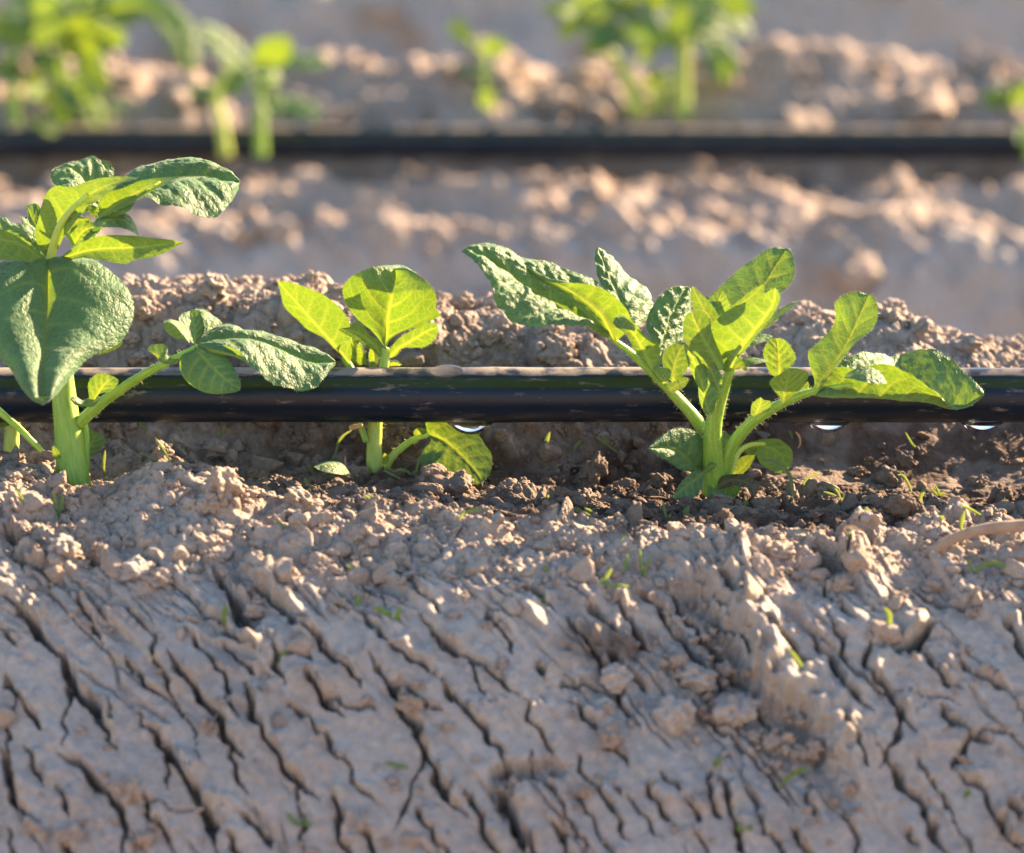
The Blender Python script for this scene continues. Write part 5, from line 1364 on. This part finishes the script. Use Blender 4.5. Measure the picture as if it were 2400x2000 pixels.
back_plant('blurred far plant with a broad white-lit leaf and two bright yellow stems', 'G', (600, 440), 795,
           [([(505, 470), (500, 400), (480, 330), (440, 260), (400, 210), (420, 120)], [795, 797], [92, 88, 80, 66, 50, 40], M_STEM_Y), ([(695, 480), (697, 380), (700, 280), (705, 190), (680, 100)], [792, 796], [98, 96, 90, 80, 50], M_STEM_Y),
            ([(580, 470), (590, 380), (580, 300)], [802, 800], [40, 34, 26], M_STEM)],
           [([(680, 90), (770, 110), (840, 200), (862, 345)], [(720, 40), (820, 90), (900, 180), (935, 260), (910, 320)], [(700, 130), (770, 200), (800, 280)], [778, 784, 794], 0.0, True),
            ([(440, 60), (340, 40), (240, 40), (110, 30)], [(340, 85), (230, 80), (150, 60)], [(350, 0), (230, 0)], [795, 785], 0.3, False),
            ([(350, 60), (270, 70), (220, 110), (190, 160)], [(300, 110), (240, 150)], [(280, 45), (200, 80)], [792, 786], 0.25, False),
            ([(470, 110), (400, 110), (340, 130), (280, 130)], [(410, 175), (330, 180)], [(410, 80), (330, 90)], [788, 780], 0.0, True),
            ([(470, 130), (530, 90), (580, 90), (625, 130)], [(500, 70), (580, 50), (620, 90)], [(520, 160), (590, 175), (620, 160)], [785, 775], 0.0, True),
            ([(430, 170), (370, 170), (320, 190), (290, 225)], [(380, 215), (330, 230)], [(370, 150), (310, 165)], [790, 784], 0.35, False),
            ([(580, 370), (570, 330), (580, 300), (600, 280)], [(550, 350), (550, 300)], [(600, 350), (610, 310)], [795, 790], 0.3, False),
            ([(640, 60), (720, 20), (800, 0), (900, -10)], [(700, -20), (820, -40)], [(720, 60), (820, 40)], [800, 806], 0.3, True),
            ([(600, 60), (560, 10), (540, -30), (560, -80)], [(530, 30), (500, -40)], [(620, 20), (610, -40)], [795, 800], 0.3, True),
            ([(760, 50), (850, 60), (920, 90), (985, 150)], [(850, 20), (950, 70)], [(840, 90), (910, 140)], [804, 810], 0.2, True),
            ([(500, 60), (450, 10), (380, -10), (290, -20)], [(420, 60), (340, 30)], [(440, -30), (350, -50)], [800, 806], 0.2, True)],
           [(560, 20, 300, 60, 18, 150), (520, 140, 150, 60, 8, 105), (600, 350, 90, 50, 4, 70)])
back_plant('low blurred leafy plant at the right edge above the far pipe', 'G', (2040, 500), 800,
           [([(2040, 510), (2042, 470), (2050, 430), (2060, 390)], [800, 800], [40, 36, 30, 20], M_STEM)],
           [([(2050, 420), (2010, 395), (1970, 400), (1915, 405)], [(2000, 440), (1950, 435)], [(2010, 365), (1950, 375)], [798, 790], 0.35, False),
            ([(2050, 430), (2070, 400), (2100, 370), (2150, 350)], [(2030, 390), (2080, 345), (2130, 335)], [(2080, 440), (2140, 410)], [796, 788], 0.0, True),
            ([(2050, 430), (2040, 400), (2020, 370), (2010, 345)], [(2020, 410), (2000, 370)], [(2060, 400), (2040, 355)], [800, 804], 0.1, True)])
back_plant('dark blurred foliage at the right edge in front of the far pipe', 'G', (2120, 640), 725,
           [([(2120, 660), (2115, 600), (2110, 540)], [725, 725], [30, 28, 20], M_STEM)],
           [([(2115, 620), (2095, 580), (2085, 550), (2080, 510)], [(2080, 600), (2065, 560)], [(2110, 590), (2110, 540)], [724, 720], 0.0, True),
            ([(2115, 620), (2140, 580), (2160, 550), (2180, 520)], [(2120, 580), (2150, 530)], [(2150, 600), (2180, 560)], [724, 720], 0.0, True),
            ([(2115, 600), (2110, 560), (2130, 520), (2150, 500)], [(2090, 570), (2110, 520)], [(2140, 570), (2150, 530)], [727, 730], 0.0, True)])

# ---------------------------------------------------------------- grass seedlings, twig, straw
def blade(bm_list, p0, pts, w):
    """one folded grass blade from p0 through offsets (mm: right, up, depth)"""
    n = 18
    q = resample(np.array([(0, 0, 0)] + list(pts), float), n) * 0.00118
    T = np.gradient(q, axis=0); T /= np.linalg.norm(T, axis=1)[:, None]
    S = np.cross(T, np.array([0.15, 1.0, 0.0]) * np.array([1, -1, 1])); S = S[:, [0, 1, 2]]
    # offsets are (x, z, y): turn into world axes
    Q = np.stack([q[:, 0], q[:, 2], q[:, 1]], 1)
    Tw = np.gradient(Q, axis=0); Tw /= np.linalg.norm(Tw, axis=1)[:, None]
    S = np.cross(Tw, np.array([0.25, -1.0, 0.1])); S /= np.linalg.norm(S, axis=1)[:, None]
    N = np.cross(S, Tw)
    t = np.linspace(0, 1, n)
    wd = w * 0.00082 * 0.5 * (0.45 + 0.55 * np.sin(np.clip(t * 1.25, 0, 1) * math.pi * 0.5)) * np.sqrt(np.clip((1 - t) * 3.0, 0, 1)) + 0.00004
    G = np.stack([Q - S * wd[:, None] + N * wd[:, None] * 0.35, Q - S * wd[:, None] * 0.5 + N * wd[:, None] * 0.08, Q - N * wd[:, None] * 0.05, Q + S * wd[:, None] * 0.5 + N * wd[:, None] * 0.08, Q + S * wd[:, None] + N * wd[:, None] * 0.35], 1)
    L = np.r_[0, np.cumsum(np.linalg.norm(np.diff(Q, axis=0), axis=1))] * 1000
    luv = np.stack([np.array([-1, -.5, 0, .5, 1])[None] * wd[:, None] * 1000, L[:, None] + np.zeros((1, 5)), np.zeros((n, 5))], -1)
    return G.reshape(-1, 3), gridfaces(n, 5), luv.reshape(-1, 3)


SEEDLINGS = [  # frame, foot x, y, blades [(mm right, up, depth)...] with width mm, yellow tint, label
    ('H', 240, 365, [([(-0.6, 2.5, 0), (-0.9, 6.0, -1)], 1.5), ([(0.8, 3, 0), (1.3, 5.5, -1)], 1.3)], 0.0, 'pair of pale blades standing on the front crest below the thick-stemmed plant'),
    ('H', 108, 330, [([(-1, 2.5, 0), (-2.4, 4.5, 0)], 0.9)], 0.6, 'withered yellow blade left of the pair of pale blades'),
    ('H', 430, 205, [([(-0.3, 3, 0), (0.2, 6.8, 0)], 1.3)], 0.0, 'single upright blade just right of the thick stem foot'),
    ('H', 706, 155, [([(-1.5, 3, 0), (-4, 6.6, 1)], 0.8)], 0.1, 'thin blade leaning left under the drooping leaflets'),
    ('H', 738, 112, [([(-1.0, 1.5, 0), (-2.8, 3.4, 0)], 1.0), ([(0.4, 1.6, 0), (0.8, 3.0, 0)], 0.8)], 0.1, 'small forked seedling under the drooping leaflet tip'),
    ('H', 606, 50, [([(-0.8, 2.2, 0), (-2.2, 4.6, 0)], 0.9)], 0.7, 'yellow blade in the gap right of the thick stem just below the pipe'),
    ('H', 608, 128, [([(-1, 0.7, 0), (-2, 1.0, 0)], 0.9)], 0.1, 'tiny flat leaf on the soil below the yellow blade'),
    ('H', 952, 128, [([(-0.2, 1.8, 0), (0.1, 3.4, 0)], 0.9)], 0.2, 'short upright blade on the crumbly clod under the pipe'),
    ('H', 905, 38, [([(0.5, 1.4, 0), (1.1, 3.0, 1)], 0.8)], 0.8, 'pale straw-coloured blade under the pipe left of the short stem'),
    ('H', 1292, 198, [([(-0.9, 1.4, 0), (-1.9, 3.4, 0)], 1.2)], 0.45, 'yellow-green blade left of the flat ground leaf of the short seedling'),
    ('H', 1285, 268, [([(-0.6, 1.2, 0), (-2.2, 3.6, 0)], 1.3)], 0.0, 'blue-green blade leaning left over the pale round clod'),
    ('H', 1180, 425, [([(-1, 1, 0), (-2.8, 2.2, 0)], 1.5)], 0.0, 'short dark blade on the crest left of the middle'),
    ('H', 925, 850, [([(-0.2, 2.2, -1), (0.2, 5.6, -2)], 1.7)], 0.5, 'stout yellow-green blade on the upper cracked slope'),
    ('H', 1140, 985, [([(0.3, 1.8, -1), (2.0, 4.6, -2)], 1.7)], 0.4, 'yellow-green blade rising out of a crack left of the middle'),
    ('H', 1240, 1640, [([(-1.5, 1, -1), (-3.2, 3.2, -1)], 1.5), ([(0.8, 0.8, -1), (2.0, 0.2, -2)], 1.6), ([(0.2, 1.4, 0), (0.8, 3, 0)], 1.0)], 0.0, 'dark green three-leaved sprout low on the cracked slope'),
    ('B', 460, 1525, [([(2.5, 3.2, 0), (4.3, 8.2, 0), (7.4, 10.6, 0)], 1.0)], 0.15, 'tall bent blade with an orange tip left of the short stem'),
    ('B', 1075, 1570, [([(-1.0, 1.4, 0), (-3, 2.2, 0), (-5.4, 1.5, 0)], 1.1), ([(0.8, 2.2, 0), (1.4, 5.4, 0)], 0.9)], 0.1, 'arched twin blade right of the short stem'),
    ('B', 1000, 1590, [([(-1.6, 1.1, 0), (-4.6, 2.6, 0)], 0.8)], 0.2, 'thin blade lying against the foot of the short stem'),
    ('B', 620, 1500, [([(-0.3, 1.2, 0), (-0.4, 3, 0)], 0.5)], 0.9, 'fine reddish straw blade by the flat ground leaf'),
    ('I', 828, 105, [([(0.4, 1.6, 0), (1.6, 5.0, 0)], 1.6)], 0.1, 'broad short blade under the pipe right of the low yellow leaf'),
    ('I', 952, 98, [([(0.4, 1.2, 0), (1.8, 3.0, 0)], 1.3)], 0.1, 'small dim blade under the pipe in the middle'),
    ('I', 1138, 112, [([(-2.0, 1.6, 0), (-5.8, 4.4, 0)], 1.1)], 0.1, 'blade lying at a slant under the pipe left of the large plant'),
    ('I', 850, 300, [([(-0.3, 1.0, 0), (0.2, 2.0, 0)], 1.2)], 0.5, 'bright bud-like sprout below the moist clod'),
    ('I', 468, 400, [([(1.6, 2.4, 0), (3.6, 3.4, 0), (6.6, 3.6, 0)], 1.2)], 0.1, 'curved blade arching right on the dark crest'),
    ('I', 1050, 375, [([(-2.0, 1.0, 0), (-6.4, 3.2, 0)], 1.2), ([(-0.5, 1.4, 0), (-3, 2.8, 0)], 0.9)], 0.15, 'flat double blade on the dark crest left of the large plant'),
    ('I', 1338, 385, [([(-0.6, 1.6, 0), (-1.2, 4.6, 0)], 1.0), ([(0.3, 0.8, 0), (0.9, 1.6, 0)], 0.8)], 0.1, 'dim upright blade in front of the foot leaves of the large plant'),
    ('I', 1130, 515, [([(0.8, 2.0, 0), (1.9, 4.6, 0)], 1.1)], 0.3, 'backlit blade on the sunlit crest left of the ledge'),
    ('I', 1165, 600, [([(0.2, 2.0, 0), (0.4, 4.4, 0)], 1.2)], 0.4, 'upright yellow-green blade above the forked sprout'),
    ('I', 1235, 620, [([(0.6, 2.4, 0), (2.2, 5.4, 0)], 1.2), ([(-0.4, 2.8, 0), (-0.6, 7.0, 0)], 1.0)], 0.2, 'twin dark blade with a reddish tip at the head of the ledge'),
    ('I', 1070, 655, [([(0.9, 2.2, 0), (2.2, 4.4, 0)], 1.4), ([(2, 0.5, -1), (6.0, 0.6, -2)], 1.1), ([(-0.3, 1, 0), (0, 2.0, 0)], 0.9)], 0.3, 'forked bright sprout on the slope left of the ledge'),
    ('I', 848, 595, [([(-0.6, 0.9, 0), (-0.3, 2.0, 0)], 1.6)], 0.3, 'small round sprout on the sunlit crest in the middle'),
    ('I', 835, 740, [([(-0.5, 0.8, 0), (0.6, 1.8, 0)], 1.4)], 0.2, 'dark bud-like sprout below the small round sprout'),
    ('I', 68, 738, [([(-0.2, 1.2, 0), (0.1, 2.8, 0)], 1.6)], 0.35, 'stubby green sprout at the top of a crack left of the middle'),
    ('I', 238, 795, [([(-0.4, 1.4, -1), (0.2, 3.4, -1)], 1.8), ([(-2.5, 1.8, 0), (-5.8, 3.4, 0)], 1.6)], 0.6, 'yellow two-bladed sprout on the sunlit plate'),
    ('I', 272, 1395, [([(-1.8, 0.9, -1), (-5.0, 1.8, -2)], 1.3)], 0.3, 'dull blade lying on the shaded slope'),
    ('I', 80, 610, [([(-1.4, 1.6, 0), (-3.4, 2.8, 0)], 1.2)], 0.15, 'short slanting blade in the shade of the crest'),
    ('I', 120, 305, [([(-0.4, 0.8, 0), (-1.6, 1.6, 0)], 1.0), ([(0.4, 1, 0), (0.2, 1.9, 0)], 0.8)], 0.1, 'tiny curled sprout below the short stem'),
    ('J', 438, 325, [([(0.6, 4.0, 0), (-0.4, 8.0, 0), (-3.4, 10.6, 0), (-7.6, 11.4, 0)], 1.5)], 0.0, 'longest blade, bending left beside the foot of the large plant'),
    ('J', 492, 260, [([(0.4, 2.2, 0), (2, 3.8, 0), (4.6, 4.2, 0)], 0.8)], 0.0, 'thin hooked blade right of the longest blade'),
    ('J', 648, 298, [([(-0.8, 2.0, 0), (-2.8, 4.2, 0)], 1.3), ([(-1.4, 1.2, 0), (-4.2, 2.2, 0)], 0.8), ([(1.2, 0.8, 0), (3, 1.2, 0)], 0.9)], 0.05, 'star-shaped sprout in the moist trough'),
    ('J', 980, 108, [([(-1.4, 1.4, 0), (-2.6, 2.6, 0), (-4.2, 5.4, 0)], 0.9)], 0.15, 'thin bent blade in the moist trough beneath the right-hand drops'),
    ('J', 452, 55, [([(-0.3, 1, 0), (-0.9, 2.6, 0)], 1.0)], 0.2, 'small blade under the pipe right of the large plant'),
    ('J', 474, 82, [([(0.5, 1.2, 0), (0.2, 3.0, 0), (-0.8, 4.2, 0)], 0.6)], 0.85, 'withered hooked straw under the pipe right of the large plant'),
    ('J', 940, 275, [([(-0.6, 2.0, 0), (-2.2, 4.6, 0), (-3.6, 4.8, 0)], 1.1)], 0.1, 'bent blade in the moist trough left of the oval leaf'),
    ('J', 968, 308, [([(0.5, 1.6, 0), (1.6, 4.0, 0)], 1.7)], 0.0, 'oval blue-green leaf standing in the moist trough'),
    ('J', 1050, 285, [([(-0.8, 1, 0), (-2.2, 2.4, 0)], 1.0), ([(0.6, 1, 0), (1.8, 0.9, 0)], 0.9), ([(-0.1, 1.2, 0), (-0.9, 3, 0)], 1.0)], 0.75, 'withered sprout right of the oval leaf'),
    ('J', 1304, 332, [([(0.3, 0.8, 0), (1.2, 2.2, 0)], 1.2)], 0.5, 'bright sprout beside the knobbly clod at the right'),
    ('J', 766, 358, [([(-0.8, 0.7, 0), (0.2, 1.4, 0)], 2.0)], 0.2, 'small flat green sprout below the knobbly crumb cluster'),
    ('J', 908, 372, [([(-0.4, 0.8, 0), (-1.0, 2.0, 0)], 1.3)], 0.4, 'small yellow sprout in front of the rounded sunlit clod'),
    ('J', 262, 328, [([(-0.6, 0.6, 0), (0.3, 1.4, 0)], 2.0)], 0.45, 'stubby yellow sprout in front of the withered leaf'),
    ('J', 622, 585, [([(1.2, 2.6, -1), (3.8, 6.6, -1)], 1.5)], 0.4, 'tilted yellow-green blade over the dark pocket at the crest'),
    ('J', 835, 840, [([(0.4, 2.2, -1), (0.3, 4.4, -1), (-0.8, 6.0, -1)], 2.2)], 0.4, 'thick curved blade standing on the right of the slope'),
    ('J', 492, 1005, [([(-0.8, 2, -1), (-3.2, 5.2, -1)], 1.5)], 0.5, 'yellow-green blade on the sunlit plate right of the ledge'),
    ('J', 398, 1495, [([(1.6, 2.2, -1), (3.6, 3.6, -1), (6.2, 4.4, -1)], 1.7)], 0.35, 'slanting blade low on the slope right of the middle'),
    ('J', 140, 1390, [([(-0.4, 0.8, -1), (0.8, 2.4, -1)], 2.2)], 0.4, 'round pale sprout low on the slope below the hollow'),
    ('J', 260, 1655, [([(-1.4, 0.8, -1), (-1.6, 1.8, -1)], 1.8), ([(0.6, 0.9, -1), (1.4, 1.6, -1)], 1.8)], 0.25, 'two-lobed sprout near the bottom right of the middle'),
    ('J', 1145, 430, [([(-0.2, 2.2, 0), (0.5, 5.2, 0)], 1.7)], 0.3, 'stout upright blade in front of the root at the right'),
    ('J', 1250, 388, [([(-1.4, 1.4, 0), (-4.4, 3.2, 0), (-6.6, 4.0, 0)], 1.1), ([(1.2, 1, 0), (2.2, 2.2, 0)], 1.3)], 0.3, 'long flat blade beside the root at the right'),
    ('J', 1195, 605, [([(1.4, 1.8, 0), (4.4, 2.6, 0), (8.0, 1.6, 0)], 1.6), ([(-0.8, 1.6, 0), (-1.8, 3.4, 0)], 1.3)], 0.35, 'arched bright blade below the root'),
    ('J', 1168, 1510, [([(-0.4, 0.8, -1), (0.4, 1.8, -1)], 2.0)], 0.25, 'faint round sprout low on the right of the slope'),
    ('J', 690, 440, [([(-1.6, 1.2, 0), (-0.2, 2.0, 0), (2.6, 1.0, 0)], 0.9)], 0.85, 'pale arched straw on the crest right of the large plant'),
    ('J', 1068, 392, [([(-0.9, 0.8, 0), (0.2, 1.6, 0)], 1.9), ([(-2, 0.4, 0), (-4, 0.3, 0)], 1.2)], 0.55, 'pale two-lobed sprout left of the stout upright blade'),
    ('J', 20, 370, [([(-0.6, 1.0, 0), (0.1, 2.8, 0)], 2.2)], 0.0, 'broad blue-green sprout in front of the foot leaves of the large plant'),
]
for f, px, py, blades, tint, lab in SEEDLINGS:
    q = fr(f, [(px, py)])[0]
    p0 = hit(q[0], q[1])
    VV, FF, UU = [], [], []; off = 0
    for pts, w in blades:
        v, fc, u = blade(None, p0, [(a, b, c) for a, b, c in pts], w)
        VV.append(v); FF.append(fc + off); UU.append(u); off += len(v)
    V_ = np.vstack(VV); V_ = V_ - np.array([0, 0, 0.0005])
    U_ = np.vstack(UU) + np.array([px % 40, py % 30, 0])
    me = mesh_from('grass_seedling', V_, np.vstack(FF), M_STRAW if tint > 0.8 else M_GRASS, {'luv': U_, 'vein': np.zeros(len(V_)), 'tint': np.full(len(V_), tint)})
    o = tag(link('grass_seedling', me), lab, 'grass seedling', 'tiny grass seedlings on the soil')
    o.location = p0

# root lying on the crest at the right
def twig(name, f, pts, dep, width, label, cat, mat, group=None):
    q = Plant('twig_frame', None, base_at(f, pts[0][0], pts[0][1], dep[0]))
    o = q.stalk(name, f, pts, dep, width, mat, wr=0.10)
    o.parent = None
    o.location = q.root.location
    bpy.data.objects.remove(q.root)
    return tag(o, label, cat, group)


twig('root', 'J', [(990, 530), (1030, 505), (1070, 478), (1160, 440), (1260, 416), (1400, 405), (1560, 400)], [-76, -75, -74, -72], [40, 50, 54, 56, 58, 60], 'dusty brown root lying on the crest at the right edge', 'root', M_ROOT)
twig('dry_twig', 'H', [(690, 325), (730, 300), (785, 255)], [-60, -58], [14, 20, 18], 'short dry twig on the front crest left of the middle', 'twig', M_ROOT)
twig('dry_straw', 'B', [(640, 1235), (690, 1225), (725, 1215)], [6, 5], [26, 36, 20], 'orange dry scrap under the pipe left of the short stem', 'straw', M_STRAW)
twig('dry_straw', 'C', [(332, 640), (350, 655), (390, 658)], [60, 60], [14, 22, 14], 'golden dry scrap on the far bank under the largest leaf', 'straw', M_STRAW)
